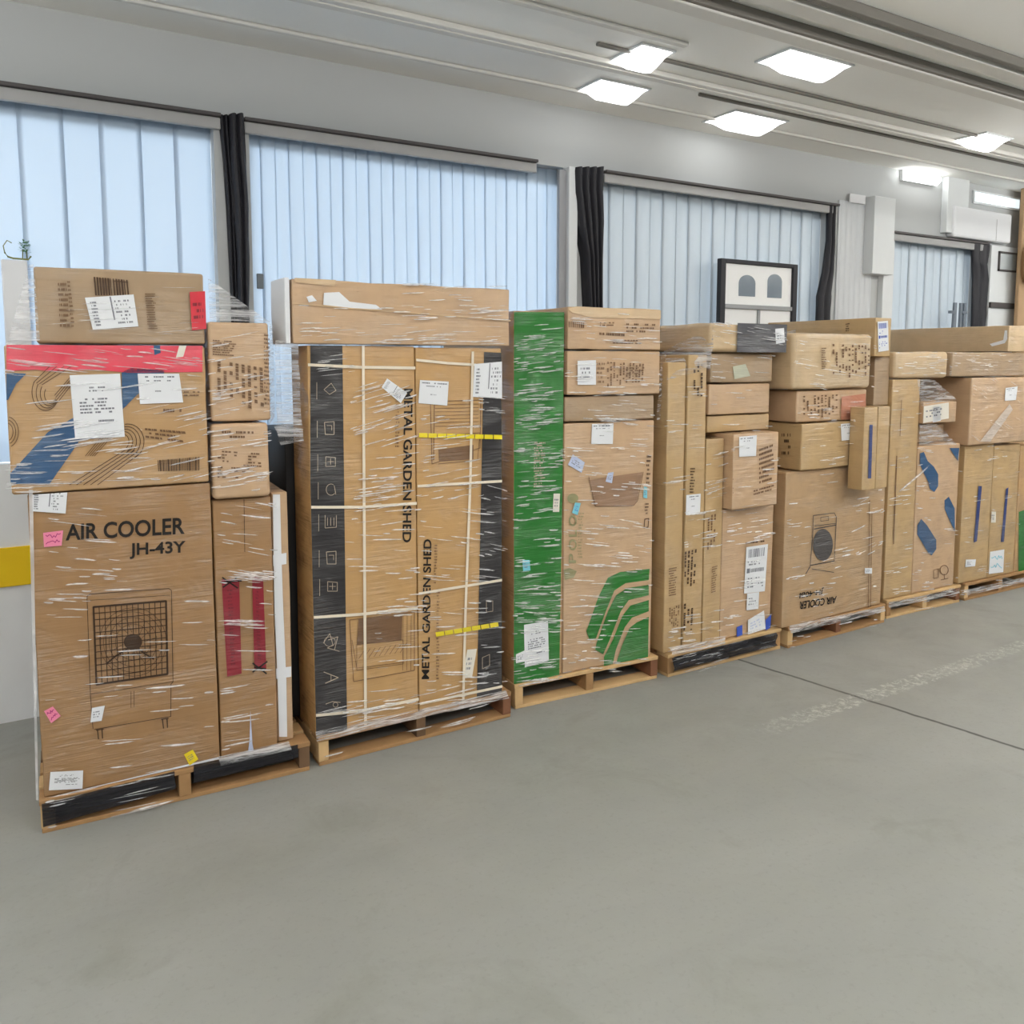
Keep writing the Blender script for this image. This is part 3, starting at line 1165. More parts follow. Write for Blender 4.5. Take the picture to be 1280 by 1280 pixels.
# tan post with a hanging coil at the right edge of view
pa, pb = on_wall(1281, 240, -.14), on_wall(1305, 240, -.14)
o = box_obj('post', (0, 0, 0), (pb.x - pa.x, .04, on_wall(1275, 228, -.14).z), plain('tan_post', (176, 146, 112), .7, .1), None, .01)
o.location = (pa.x, WALL - .14, 0)
prop(o, 'tan post at the right edge beside the white door', 'post')
mb = MB()
c0 = on_wall(1281, 330, -.15)
for q in range(3):
    mb.tube([(c0.x + (.05 + .008 * q) * math.cos(a * math.pi / 12), c0.y - .012 * q, c0.z + (.16 + .01 * q) * math.sin(a * math.pi / 12)) for a in range(25)], .008)
o = mb.build('hanging_hose', plain('tan_hose', (150, 112, 70), .6, .1))
prop(o, 'looped tan hose hanging on the post at right edge', 'hose')


# black-framed panel with two arched windows, standing before the third door
fa, fb = on_wall(898, 323, -.06), on_wall(994, 330, -.06)
W_, Hh = fb.x - fa.x, fa.z - .0
e = empty('framed_panel', Matrix.Translation((fa.x, WALL - .06, 0)))
prop(e, 'white panel in a black frame with two arched grey windows before the third curtain', 'panel')
mb = MB()
for a, b_ in (((0, 0), (.05, Hh)), ((W_ - .05, 0), (W_, Hh)), ((.05, Hh - .03), (W_ - .05, Hh))):
    mb.box((a[0], -.03, a[1]), (b_[0], .012, b_[1]))
bevel(mb.build('frame', BLACK, e), .005)
zr = on_wall(945, 384, -.06).z
box_obj('board', (.05, -.012, .3), (W_ - .05, .008, Hh - .03), plain('panel_white', (250, 252, 254), .5, .03), e, .002)
box_obj('crossbar', (.05, -.03, zr - .02), (W_ - .05, -.013, zr + .012), STEEL, e, .004)
box_obj('divider', (W_ / 2 - .012, -.026, .3), (W_ / 2 + .012, -.013, zr - .022), STEEL, e, .003)
for xa, xb, ya, yb in ((924, 944, 343, 371), (960, 977, 342, 373)):
    p, q = on_wall(xa, ya, -.075), on_wall(xb, yb, -.075)
    wd, top, bot = q.x - p.x, p.z, q.z
    mb = MB()
    arc = [(p.x - fa.x, -.0145, bot), (q.x - fa.x, -.0145, bot)]
    for i in range(13):
        a = math.pi * i / 12
        arc.append((p.x - fa.x + wd / 2 + wd / 2 * math.cos(a), -.0145, top - wd * .35 + wd * .35 * math.sin(a)))
    mb.face(arc)
    back = [(x, -.0125, z) for x, y, z in arc]
    mb.grid([arc, back], 0, False, True)
    mb.build('window', GLASSG, e)

# small step ladder by the narrow curtain
la, lb = on_wall(1184, 378, -.08), on_wall(1208, 378, -.08)
e = empty('step_ladder', Matrix.Translation((la.x, WALL - .08, 0)))
prop(e, 'small grey step ladder standing before the narrow strip curtain', 'ladder')
lw, lh = lb.x - la.x, la.z
LAD = plain('ladder_grey', (120, 128, 138), .4, .05, metal=.4)
for i, (a, b_) in enumerate(((0, .12), (lw * .40, lw * .36), (lw * .62, lw * .66), (lw, lw * .84))):
    mb = MB()
    mb.tube([(a, -.01, 0.0), (b_ if i else .10, -.01, lh)], .016)
    mb.build('rail', LAD, e)
for i in range(8):
    z = lh * (i + .7) / 8
    box_obj('rung', (lw * .64, -.03, z - .012), (lw * .93, .005, z + .012), LAD, e, .003)
    box_obj('rung', (lw * .09, -.025, z - .012), (lw * .38, .005, z + .012), LAD, e, .003)

# white upright board on the sill and the small plant above it
ua, ub = on_wall(4, 380, .03), on_wall(37, 380, .03)
zt = on_wall(20, 325, .03).z
o = box_obj('upright_board', (0, 0, 0), (ub.x - ua.x, .02, zt - ZS - .001), FOAM, None, .006)
o.location = (ua.x, WALL + .02, ZS + .001)
prop(o, 'white upright board on the door sill at far left, below the plant', 'board')
pp = on_wall(26, 326, .03)
e = empty('potted_plant', Matrix.Translation((pp.x, WALL + .03, zt + .001)))
prop(e, 'tiny green leafy plant in a wire holder at far left edge', 'plant')
mb = MB()
R = random.Random(5)
for i in range(70):
    a, h = R.uniform(0, 6.28), R.uniform(.03, .085)
    c = Vector((.018 + .018 * math.cos(a) * R.random(), .018 * math.sin(a) * R.random(), h))
    t1 = Vector((math.cos(a), math.sin(a), R.uniform(-.3, .8))).normalized()
    s_ = t1.cross(Vector((0, 0, 1))).normalized()
    l, w = R.uniform(.012, .02), .005
    mb.face([c, c + t1 * l * .5 + s_ * w, c + t1 * l, c + t1 * l * .5 - s_ * w], 0, True)
mb.build('foliage', plain('leaf_green', (64, 122, 52), .5, .25, 40), e)
mb = MB()
for x in (.008, .026):
    mb.tube([(x, 0, .002), (x * .8 + .004, .003, .05)], .0025)
mb.build('stem', plain('stem_olive', (96, 104, 44), .6, .1), e)
mb = MB()
mb.tube([(-.062, 0, .03), (-.05, 0, .012), (-.03, 0, .006), (.03, 0, .004), (.042, 0, .02)], .004)
mb.tube([(-.062, 0, .03), (-.066, 0, .06), (-.05, 0, .085), (-.032, 0, .075)], .0022)
mb.build('wire_holder', plain('wire_olive', (128, 130, 70), .5, .1), e)

# small grey plate on the curtain at the left of the second door
wall_box('tag_plate', 321, 342, 330, 361, plain('switch_grey', (122, 130, 138), .5, .05), 'small grey plate on the left end of the second strip curtain', 'plate', .055, .012)

# ================================================================== LOAD 1 (far left)
S1 = Stack((52, 1043), (388, 963))
pallet(S1, 'wooden pallet under the air cooler carton, nearest and leftmost of the row', ('mid', 'pale', 'mid', 'dark'))
AC = Carton(S1, 43, 270, 610, 976, 'tall brown carton printed AIR COOLER with a fan drawing, on the leftmost pallet', 'warm', .62, on='pallet', dent=.003, r=.007)
AC.text('title_lettering', 'AIR COOLER', [(82, 655.5), (231, 646.5), (231, 667.5), (82, 676)], INK)
AC.text('model_lettering', 'JH-43Y', [(162, 679), (232, 676), (232, 695), (162, 699)], INK)


def g(x, y):
    return (x / 3.2, y / 3.2 + 680)


def fan(p):
    p.line([g(372, 740), g(362, 610), g(348, 210), g(360, 200), g(675, 178), g(686, 186), g(692, 552), g(684, 560), g(683, 690), g(378, 742)], .8)
    p.line([g(365, 600), g(690, 552)], .6)
    p.line([g(360, 225), g(680, 205)], .5)
    q = [g(374, 252), g(664, 228), g(670, 520), g(386, 562)]
    p.line(q + [q[0]], 2.4)
    for i in range(1, 13):
        p.line([bil(q, i / 13, 0), bil(q, i / 13, 1)], 1.0)
    for i in range(1, 12):
        p.line([bil(q, 0, i / 12), bil(q, 1, i / 12)], 1.0)
    cx, cy = g(532, 392)
    for r_ in (42, 37, 30, 22):
        p.ellipse(cx, cy, r_, r_ * 1.02, .5)
    for a in range(0, 360, 24):
        c, s_ = math.cos(math.radians(a)), math.sin(math.radians(a))
        p.line([(cx + 12 * c, cy + 12 * s_), (cx + 30 * c + 6 * s_, cy + 30 * s_ - 6 * c)], .45)
    p.line([(cx - 6, cy + 8), g(460, 450), g(425, 480)], 2)
    p.line([(cx + 6, cy + 8), g(580, 440), g(615, 460)], 2)
    p.ellipse(cx, cy, 11.5, 10, 0, off=.0028)
    p.line([g(524, 590), g(524, 655)], .6)
    p.line([g(536, 588), g(536, 652)], .6)
    for x, y in ((390, 745), (650, 702)):
        p.line([g(x, y), g(x + 4, y + 35)], 1.4)
        p.line([g(x + 18, y - 3), g(x + 20, y + 32)], 1.4)
        p.line([g(x - 5, y), g(x + 24, y - 5)], 1.2)


AC.art('fan_drawing', wrapped('ink_fan', (66, 48, 34), .1), fan)
AC.paper('pink_note', [(54, 666), (79, 663), (77, 682), (55, 684)], 'scribble', PINK, MAGINK, label='pink sticky note with handwriting')
AC.paper('pink_note', [(55, 889), (66, 883), (76, 895), (64, 904)], 'scribble', PINK, MAGINK, label='tilted pink sticky note low on the left')
AC.paper('white_note', [(115, 885), (131, 882), (127, 901), (113, 903)], 'mark', label='small white note on the fan drawing')
AC.paper('yellow_note', [(230, 943), (241, 937), (248, 949), (237, 957)], 'mark', YEL, label='yellow sticky note')
AC.paper('address_sticker', [(63, 965), (104, 963), (103, 986), (61, 988)], 'form', PAPER, DARKINK, label='white sticker with small print')
AC.poly('edge_tape', [(46, 985), (48.5, 985), (50, 1002), (274, 946), (274, 949), (48, 1006)], PAPER, .0035)

RB = Carton(S1, 8, 260, 431, 606, 'brown carton with red top band and blue diagonal shapes above the air cooler carton', 'mid', .66, on=AC, dep=-.005, r=.012, dent=.004)
RB.poly('red_band', [(8, 431), (253, 431), (253, 465), (160, 466), (120, 462), (60, 464), (45, 462), (8, 464)], REDP)
RB.poly('blue_stripe', [(8, 466), (33, 467), (20, 480), (10, 500), (8, 500)], NAVY, label='blue shape at the left corner')
RB.poly('blue_stripe', [(152, 466), (165, 459), (205, 463), (205, 470), (172, 493), (153, 512)], NAVY, label='blue shape behind the white label')
RB.poly('blue_stripe', [(92, 522), (152, 545), (100, 550), (85, 572), (62, 605), (10, 605), (12, 592), (60, 540)], NAVY, label='blue diagonal stripe across the lower left')
RB.poly('blue_stripe', [(192, 432), (200, 431), (201, 441), (193, 444)], NAVY, .0028, label='small blue mark in the red band')
RB.poly('cream_mark', [(224, 432), (233, 430), (229, 446), (220, 447)], CREAM, .0028)


def loops(p):
    for i in range(5):
        o = i * 7
        p.ellipse(160 - i * 1.5, 552, 20 - i * 3.2, 22 - i * 3.2, .9, -100, 70, 0)
        p.line([(176 - o * .55, 566 - i * 1.5), (122 - o * 1.25, 606)], .9)
        p.line([(152 - o * .8, 532 + i * 2.6), (118 - o * .4, 570)], .7)
    p.new()
    for i in range(4):
        p.ellipse(57 + i * 2, 490 + i, 17 - i * 3.2, 23 - i * 4, .9, 30, 215, 0)
        p.line([(42 + i * 3.5, 478 + i), (62 + i * 9, 458)], .8)
        p.line([(72 - i * 1.2, 503 - i * 3), (98 - i * 3, 470)], .8)
    p.new()
    for i in range(3):
        p.ellipse(9, 540, 14 - i * 3.4, 19 - i * 4, .8, -80, 70, 0)


RB.art('line_loop', INK_BROWN, loops)
RB.art('small_print', INK_FAINT, lambda p: (p.dashes([(181, 534), (232, 538), (240, 556), (182, 548)], 0, 0, 1, 1, 3, 0, .0022, 3, .9), p.new(),
                                           p.dashes([(226, 488), (250, 488), (250, 496), (226, 496)], 0, 0, 1, 1, 2, 0, .0022, 4, .8), p.new(),
                                           p.dashes([(204, 509), (238, 509), (238, 517), (204, 517)], 0, 0, 1, 1, 1, 0, .0022, 6, .5)))
RB.art('barcode', INK_BROWN, lambda p: p.barcode([(197, 575), (250, 571), (250, 588), (198, 589)], 0, 0, 1, 1, 0, .0022, 26, 8))
RB.paper('shipping_label', [(87, 469), (150, 467), (156, 546), (94, 549)], 'form', label='large white shipping label')
RB.paper('address_label', [(172, 467), (224, 467), (229, 503), (175, 505)], 'doc', label='white square address label')
RB.paper('corner_label', [(40, 611), (84, 611), (83, 643), (38, 640)], 'doc', off=.01) if False else None
AC.paper('corner_label', [(40, 611.5), (84, 611.5), (82, 642), (38.5, 639)], 'fold', off=.005, label='white label at the upper left corner')

T1 = Carton(S1, 42, 257, 336, 425, 'greyish brown carton with a folded white label and red sticker, topmost on the leftmost load', 'grey', .6, on=RB, dep=.01, r=.014, dent=.006, slope=.0)
T1.paper('shipping_label', [(106, 372), (167, 368), (173, 408), (116, 412)], 'fold', PAPER, GREYINK, label='white label with a fold down the middle')
T1.paper('red_sticker', [(237, 365), (258, 364), (260, 411), (240, 413)], 'mark', REDL, wrapped('sticker_ink', (120, 30, 44), .3), label='upright red sticker')
T1.art('barcode', INK_FAINT, lambda p: p.dashes([(181, 366), (194, 366), (197, 412), (185, 412)], 0, 0, 1, 1, 16, 0, .0022, 4, .98))
T1.art('tall_lettering', INK_BROWN, lambda p: (p.barcode([(117, 346), (161, 350), (163, 369), (119, 369)], 0, 0, 1, 1, 0, .0022, 13, 5), p.line([(142, 351), (160, 353)], 1)))
T1.art('stencil_marks', INK_FAINT, lambda p: (p.dashes([(72, 352), (84, 352), (88, 410), (75, 410)], 0, 0, 1, 1, 9, 0, .0022, 9, .8), p.new(), p.dashes([(84, 350), (88, 350), (94, 410), (89, 410)], 0, 0, 1, 1, 12, 0, .0022, 10, .9)))

RC = Carton(S1, 272, 344, 622, 940, 'narrow upright carton with two dark red sticker strips beside the air cooler carton', 'warm', .5, on='pallet', after=AC, dep=.02)
for nm, q, lab in (('red_strip', [(277, 724), (299, 724), (302, 842), (284, 846)], 'left dark red strip, its top crossed out'),
                   ('red_strip', [(315, 720), (329, 724), (333, 838), (318, 836)], 'right dark red strip, its foot crossed out')):
    RC.art(nm, [REDS, wrapped('strip_ink', (110, 34, 46), .3)], lambda p: (p.poly(q, 0, .003), p.new(), p.dashes(q, .3, .1, .6, .9, 22, 1, .0036, 3, .8)), label=lab)
for q in (([(278, 722), (297, 735)], [(296, 722), (279, 734)], [(276, 728), (302, 726)]), ([(316, 829), (333, 842)], [(334, 827), (316, 840)], [(318, 834), (332, 836)])):
    RC.art('pen_cross', INK, lambda p: [p.line(l, 1.8, 0, .0044) for l in q])
RC.art('box_seam', INK_BROWN, lambda p: p.line([(305, 624), (306, 690)], .8))
RC.poly('torn_corner', [(313, 888), (315.5, 930), (317.5, 941), (310, 941), (312, 925)], LAV, .003, label='pale torn corner at the foot')
SC_ = Carton(S1, 346, 364, 614, 930, 'very narrow brown carton with white foam strip at right end of the leftmost load', 'pink', .55, on='pallet', after=RC, dep=.05)
SC_.art('foam_strip', FOAM, lambda p: (p.poly([(341, 618), (350, 618), (352, 700), (354, 760), (358, 850), (359, 921), (349, 921), (347, 850), (343, 760), (342, 690)], 0, .006),
                                       p.poly([(340, 694), (358, 691), (358, 705), (340, 708)], 0, .009), p.poly([(344, 836), (364, 833), (364, 846), (344, 849)], 0, .009)), label='white foam edge strip with two tape bands')

RM = Carton(S1, 260, 338, 528, 618, 'brown carton with faint print under slack film in the right column of the leftmost load', 'pink', .55, on=RC, after=AC, dep=-.015, r=.02, dent=.006)
RM.art('small_print', INK_FAINT, lambda p: (p.dashes([(277, 537), (318, 538), (318, 549), (278, 549)], 0, 0, 1, 1, 2, 0, .0022, 3), p.new(), p.dashes([(272, 562), (330, 566), (330, 600), (272, 598)], 0, 0, 1, 1, 9, 0, .0022, 7, .35)))
RT = Carton(S1, 262, 338, 402, 524, 'brown carton with upright small print, top of right column on the leftmost load', 'pink', .6, on=RM, after=T1, dep=.0, r=.014)
RT.art('small_print', INK_FAINT, lambda p: (p.dashes([(270, 450), (330, 460), (332, 516), (270, 500)], 0, 0, 1, 1, 8, 0, .0022, 3, .8, True), p.new(),
                                           p.dashes([(266, 424), (296, 426), (296, 446), (266, 444)], 0, 0, 1, 1, 7, 0, .0022, 5, .9), p.new(),
                                           p.dashes([(330, 416), (338, 417), (338, 508), (330, 506)], 0, 0, 1, 1, 18, 0, .0022, 6, .8)))

# ================================================================== LOAD 2
S2 = Stack((399, 958.5), (639, 896))
pallet(S2, 'weathered wooden pallet under the white strapped black-banded cartons, second from the left', ('mid', 'pale', 'dark', 'red'))
SL = Carton(S2, 389, 521, 432, 908, 'tall carton with a broad black band and white straps, lettering reading downward', 'shed', .22, on='pallet', r=.006, dent=.002, dep=.01)
SR = Carton(S2, 522, 627, 434.6, 880, 'tall strapped carton lettered METAL GARDEN SHED upward, with black band at its right', 'shed', .22, on='pallet', after=SL, r=.006, dent=.002, dep=.01)
SL.poly('black_band', [(388, 431), (428, 432), (434, 912), (394, 920), (385, 600)], BLACKBAND)
SR.poly('black_band', [(605, 440), (633, 441), (629, 866), (596, 876)], BLACKBAND)


def rot_text(c, name, t, x_base0, x_top0, y0, x_base1, x_top1, y1, mat, up):
    """lettering running up (or down) the face, given the text start and end"""
    # TL, TR, BR, BL of the text itself
    q = [(x_top0, y0), (x_top1, y1), (x_base1, y1), (x_base0, y0)]
    return c.text(name, t, q, mat)


rot_text(SL, 'title_lettering', 'METAL GARDEN SHED', 505, 516, 486, 503, 514, 678, INK, False)
rot_text(SR, 'title_lettering', 'METAL GARDEN SHED', 536.5, 527, 849, 539.5, 529.5, 674, INK, True)
SL.art('barcode_strip', INK_FAINT, lambda p: p.dashes([(494, 500), (500, 500), (500, 560), (494, 560)], 0, 0, 1, 1, 14, 0, .0022, 4))
SR.art('small_print', INK_FAINT, lambda p: (p.dashes([(546, 735), (550, 735), (549, 850), (545, 850)], 0, 0, 1, 1, 30, 0, .0022, 4), p.new(), p.dashes([(543, 680), (547, 680), (546, 730), (542, 730)], 0, 0, 1, 1, 14, 0, .0022, 9)))


def icons(p):
    for i, y in enumerate((487, 535, 577, 612, 652, 697, 733, 802, 848, 880)):
        x = 408 + i * .6
        p.new()
        if i not in (7, 8, 9):
            p.line([(x - 12, y - 9), (x - 12, y + 12)], .6)
        if i == 0:
            p.line([(x - 3, y), (x + 6, y - 8), (x + 12, y + 1), (x + 4, y + 6), (x - 3, y)], .7)
        elif i in (1, 5):
            p.line([(x - 3, y - 7), (x + 9, y - 8), (x + 9, y + 8), (x - 2, y + 8), (x - 3, y - 7)], .8)
            p.line([(x, y - 3), (x + 6, y - 3), (x + 6, y + 3)], .6)
        elif i in (2, 6):
            p.line([(x - 2, y - 6), (x + 10, y - 5), (x + 10, y + 6), (x - 2, y + 6), (x - 2, y - 6)], .7)
            p.line([(x + 4, y - 4), (x + 4, y + 4)], .7)
            p.line([(x, y), (x + 8, y)], .6)
        elif i == 3:
            p.ellipse(x + 4, y, 6, 7, .7, 40, 300)
            p.line([(x + 8, y - 5), (x + 10, y + 6)], .8)
        elif i == 4:
            p.line([(x - 4, y - 8), (x - 4, y + 8), (x + 10, y + 7), (x + 10, y - 8)], .7)
            for q in range(3):
                p.line([(x - 1 + q * 4, y - 5), (x - 1 + q * 4, y + 5)], .7)
        elif i == 7:
            p.line([(x - 8, y + 2), (x, y - 10), (x + 4, y + 4), (x - 3, y + 8), (x + 12, y + 12)], .7)
            p.line([(x - 2, y - 2), (x + 10, y - 6), (x + 6, y + 10)], .7)
            p.ellipse(x, y, 7, 6, .5)
        elif i == 8:
            p.line([(x - 8, y - 8), (x + 10, y - 1), (x - 6, y + 6)], .9)
            p.line([(x + 1, y - 4), (x + 1, y + 3)], .6)
        else:
            p.line([(x - 6, y), (x + 2, y - 3), (x + 12, y - 2)], .8)
            p.ellipse(x + 6, y + 1, 3, 3, .6)


SL.art('line_icon', LINE_PALE, icons)
SR.art('line_icon', LINE_PALE, lambda p: (p.line([(608, 752), (616, 751), (616, 764), (608, 765), (608, 752)], .6), p.new(), p.line([(603, 822), (612, 818), (612, 832), (603, 836), (603, 822)], .6)))


def shed_big(p):
    p.line([(437, 775), (442, 852), (518, 838), (518, 765), (437, 775)], .9)
    p.line([(440, 800), (446, 835), (505, 828)], .7)
    p.poly([(448, 774), (503, 768), (502, 800), (446, 806)], 0, .0021)
    for i in range(9):
        p.line([(448 + i * 6.5, 824 - i), (456 + i * 6.5, 812 - i)], .6)
    for x in (504, 509, 514):
        p.line([(x, 768), (x - .5, 838)], .6)
    p.line([(446, 806), (504, 800), (504, 830), (446, 838), (446, 806)], .7)


SL.art('shed_drawing', INK_FAINT, shed_big)


def shed_small(p):
    p.line([(538, 502), (601, 500), (600, 560), (540, 580), (538, 502)], .9)
    for i in range(7):
        p.line([(544, 506 + i * 4.5), (598, 505 + i * 4.4)], .6)
    p.line([(543, 500), (542, 575)], 1)
    p.poly([(548, 562), (592, 556), (592, 574), (549, 577)], 0, .0021)
    p.line([(545, 545), (600, 541), (597, 575), (548, 580)], .8)


SR.art('shed_drawing', INK_FAINT, shed_small)
SL.art('straps', STRAP, lambda p: (p.line([(454, 430), (455, 600), (456, 760), (457, 907)], 3.4, 0, .0052),
                                   p.line([(380, 456), (450, 459), (523, 460)], 3.6, 0, .0062), p.line([(379, 635), (450, 634), (523, 629)], 3.6, 0, .0062),
                                   p.line([(385, 773), (450, 768), (523, 760)], 3.6, 0, .0062), p.line([(388, 896), (450, 889), (523, 874)], 3.6, 0, .0062)), label='white packing straps, one upright and four level')
SR.art('straps', STRAP, lambda p: (p.line([(591, 440), (588, 600), (582, 760), (579, 880)], 3.0, 0, .0052),
                                   p.line([(520, 450), (560, 454), (594, 456)], 3.2, 0, .0062), p.line([(519, 608), (632, 601)], 3.2, 0, .0062),
                                   p.line([(518, 743), (628, 725)], 3.2, 0, .0062), p.line([(516, 882), (628, 858)], 3.2, 0, .0062)), label='white packing straps, one upright and four level')


def ytape(x0, y0, x1, y1, n):
    def d(p):
        for i in range(n):
            a, b_ = i / n, (i + .72) / n
            ya, yb = y0 + (y1 - y0) * a, y0 + (y1 - y0) * b_
            p.line([(x0 + (x1 - x0) * a, ya), (x0 + (x1 - x0) * b_, yb)], 5.5, 0, .0072)
    return d


SR.art('yellow_tape', YTAPE, ytape(525, 544, 630, 546.5, 9))
SR.art('yellow_tape', YTAPE, ytape(546, 793, 625, 780, 7))
SL.paper('small_label', [(484, 473), (509, 491), (501, 504), (477, 484)], 'fold', label='tilted small white label near the top')
SR.paper('address_label', [(525, 475), (561, 477), (559, 507), (523, 504)], 'doc', label='white square address label')
SR.paper('shipping_label', [(593, 455), (631, 452), (628, 498), (591, 496)], 'fold', off=.0068, label='white barcode label at the upper right corner')
SR.paper('hang_tag', [(584, 812), (596, 811), (590, 847), (578, 848)], 'mark', CREAM, label='white tilted tag near the foot')
BC = Carton(S2, 360, 384, 540, 905, 'tall black carton behind the strapped cartons, facing the gap beside the leftmost load', BLACKC, .5, on='pallet', dep=.25, dent=.002, r=.006, ext_r=.6)
LT = Carton(S2, 365, 638, 354, 431, 'long plain carton lying across the top of the white strapped cartons', 'pink', .24, on=SL, dep=-.015, r=.008, dent=.006)
LT.art('tape_seam', wrapped('tape_tan', (206, 176, 138), .7), lambda p: (p.line([(366, 379), (450, 386), (638, 401)], 1.6, 0, .0024), p.poly([(368, 347), (420, 350), (418, 358), (369, 353)], 0, .0024)))
LT.art('white_patch', PAPER, lambda p: (p.poly([(405, 366), (424, 365), (437, 377), (470, 381), (478, 387), (440, 385), (404, 381)], 0, .003), p.poly([(383, 371), (390, 369), (396, 376), (386, 378)], 0, .003)), label='irregular white patches')  # irregular white patches on the upper front
LT.poly('foam_corner', [(0, 0), (0, .5)], FOAM) if False else None
FC = Carton(S2, 357, 365, 346, 424, 'white foam end block at the left end of the long plain carton', FOAM, .2, on=SL, dep=-.01, r=.008)
FC.ob.location -= S2.u * max(0, FC.u1 - LT.u0 + .002)

# ================================================================== LOAD 3
S3 = Stack((644, 887), (822, 848))
pallet(S3, 'pale wooden pallet under the green carton, third from the left', ('pale', 'pale', 'mid', 'red'))
GC = Carton(S3, 642, 704, 389, 858, 'tall carton with a bright green front, standing at left of the third load', 'mid', .85, on='pallet', r=.006, dent=.003, dep=.008)
GC.poly('green_print', [(642.5, 390), (706, 389), (703, 620), (699, 856), (640, 866), (636, 866), (641, 600)], GREEN)
GC.art('small_print', LINE_PALE, lambda p: p.dashes([(668, 552), (682, 552), (681, 608), (667, 610)], 0, 0, 1, 1, 18, 0, .0026, 3, .75))
GC.paper('shipping_label', [(655, 781), (685, 776), (686, 826), (656, 834)], 'form', label='large white shipping label near the foot')
GC.paper('white_note', [(645, 818), (656, 813), (656, 827), (645, 829)], 'mark', label='small white note beside the label')
GC.paper('blue_note', [(653, 700), (662, 700), (663, 713), (654, 714)], 'mark', CYAN, label='small pale blue note')
GC.paper('cream_note', [(692, 617), (700, 617), (699, 640), (691, 640)], 'mark', CREAM, label='cream upright note at the right edge')
LC = Carton(S3, 704, 816, 527, 838, 'large carton with green leaf stripes at lower right, on the third pallet', 'pink', .85, on='pallet', after=GC, r=.009, dent=.004, dep=.008)


def leaf(p):
    p.poly([(733, 789), (748, 746), (760, 722), (775, 715), (812, 711), (811, 725), (782, 729), (768, 738), (757, 765), (745, 798), (737, 800)], 0)
    p.poly([(746, 803), (760, 764), (770, 744), (784, 735), (811, 731), (811, 744), (786, 750), (776, 764), (762, 800), (754, 818), (744, 812)], 0)
    p.poly([(755, 821), (766, 800), (778, 770), (788, 757), (811, 750), (811, 764), (790, 772), (781, 784), (770, 812), (766, 833), (755, 833)], 0)
    p.poly([(770, 830), (778, 806), (787, 785), (796, 778), (811, 771), (810, 826), (771, 836)], 0)


LC.art('leaf_print', GREEN, leaf)
LC.art('side_lettering', GREEN_FAINT, lambda p: (p.text('P', [(711, 704), (711, 692), (720, 692), (720, 704)]), p.text('O', [(711, 688), (711, 674), (721, 674), (721, 688)]),
                                                p.text('L', [(711, 671), (711, 662), (721, 662), (721, 671)]), p.text('O', [(711, 658), (711, 644), (721, 644), (721, 658)]),
                                                p.dashes([(723, 640), (730, 640), (728, 698), (722, 698)], 0, 0, 1, 1, 16, 0, .0022, 4), p.poly([(704, 712), (712, 710), (721, 714), (717, 722), (706, 725)]),
                                                p.ellipse(716, 623, 7, 6, 0)))
LC.art('tub_drawing', wrapped('print_brown_soft', (150, 118, 92), .5), lambda p: (p.poly([(736, 600), (803, 590), (796, 628), (790, 633), (744, 633)], 0, .0019), ))
LC.art('tub_outline', INK_FAINT, lambda p: p.line([(736, 596), (744, 633), (792, 632), (797, 626), (804, 590)], .8))
LC.art('edge_lettering', INK_BROWN, lambda p: (p.dashes([(808, 568), (814, 568), (812, 606), (808, 606)], 0, 0, 1, 1, 7, 0, .0022, 4, .9), p.line([(806, 649), (811, 648), (810, 659), (805, 660), (806, 649)], 1), p.new(), p.dashes([(806, 628), (811, 628), (811, 643), (806, 644)], 0, 0, 1, 1, 4, 0, .0022, 4, .9)))
LC.paper('address_label', [(740, 530), (767, 529), (766, 555), (739, 555)], 'doc', label='white square address label')
LC.paper('small_label', [(716, 568), (731, 578), (727, 591), (710, 581)], 'mark', LAV, label='tilted pale label')
LC.paper('blue_note', [(760, 591), (767, 590), (765, 604), (757, 602)], 'mark', LAV, label='small pale blue note')
LC.paper('cyan_note', [(719, 628), (726, 629), (722, 644), (715, 641)], 'mark', CYAN, BLUINK, label='cyan tilted note')
LC.paper('cyan_note', [(805, 608), (809, 609), (809, 623), (804, 622)], 'mark', CYAN, label='cyan note at the right edge')
PC = Carton(S3, 706, 819, 494, 526, 'flat dull brown carton directly under the printed cartons on the third load', 'grey', .8, after=GC, gap=.006, on=LC, dep=.012, dent=.006, r=.012)
PB = Carton(S3, 706, 826, 438, 493, 'printed carton with a white label, second from top on the third load', 'pink', .8, after=GC, gap=.006, on=PC, dep=-.008, r=.010, dent=.006)
PB.paper('white_label', [(722, 451), (745, 450), (745, 481), (722, 481)], 'mark', label='white label')
PB.art('small_print', INK_FAINT, lambda p: (p.dashes([(746, 452), (756, 452), (756, 480), (746, 480)], 0, 0, 1, 1, 5, 0, .0022, 4), p.new(), p.dashes([(758, 452), (806, 455), (804, 484), (758, 484)], 0, 0, 1, 1, 12, 0, .0022, 4, .7, True), p.new(), p.dashes([(783, 458), (806, 458), (806, 472), (783, 472)], 0, 0, 1, 1, 4, 0, .0022, 4, .7)))
PA = Carton(S3, 706, 827, 384, 437, 'printed carton with rows of stencil marks, topmost on the third load', 'pink', .85, after=GC, gap=.006, on=PB, dep=-.012, r=.010, dent=.006)
PA.art('small_print', INK_FAINT, lambda p: (p.barcode([(711, 402), (731, 403), (731, 410), (711, 409)], 0, 0, 1, 1, 0, .0022, 8, 4), p.new(), p.dashes([(750, 402), (768, 402), (768, 408), (750, 408)], 0, 0, 1, 1, 2, 0, .0022, 4), p.new(),
                                           p.dashes([(783, 403), (820, 404), (820, 417), (783, 416)], 0, 0, 1, 1, 3, 0, .0022, 4), p.new(), p.dashes([(749, 414), (784, 416), (784, 422), (749, 420)], 0, 0, 1, 1, 1, 0, .0022, 8), p.new(), p.dashes([(766, 424), (808, 424), (806, 431), (766, 430)], 0, 0, 1, 1, 2, 0, .0022, 6, .9)))
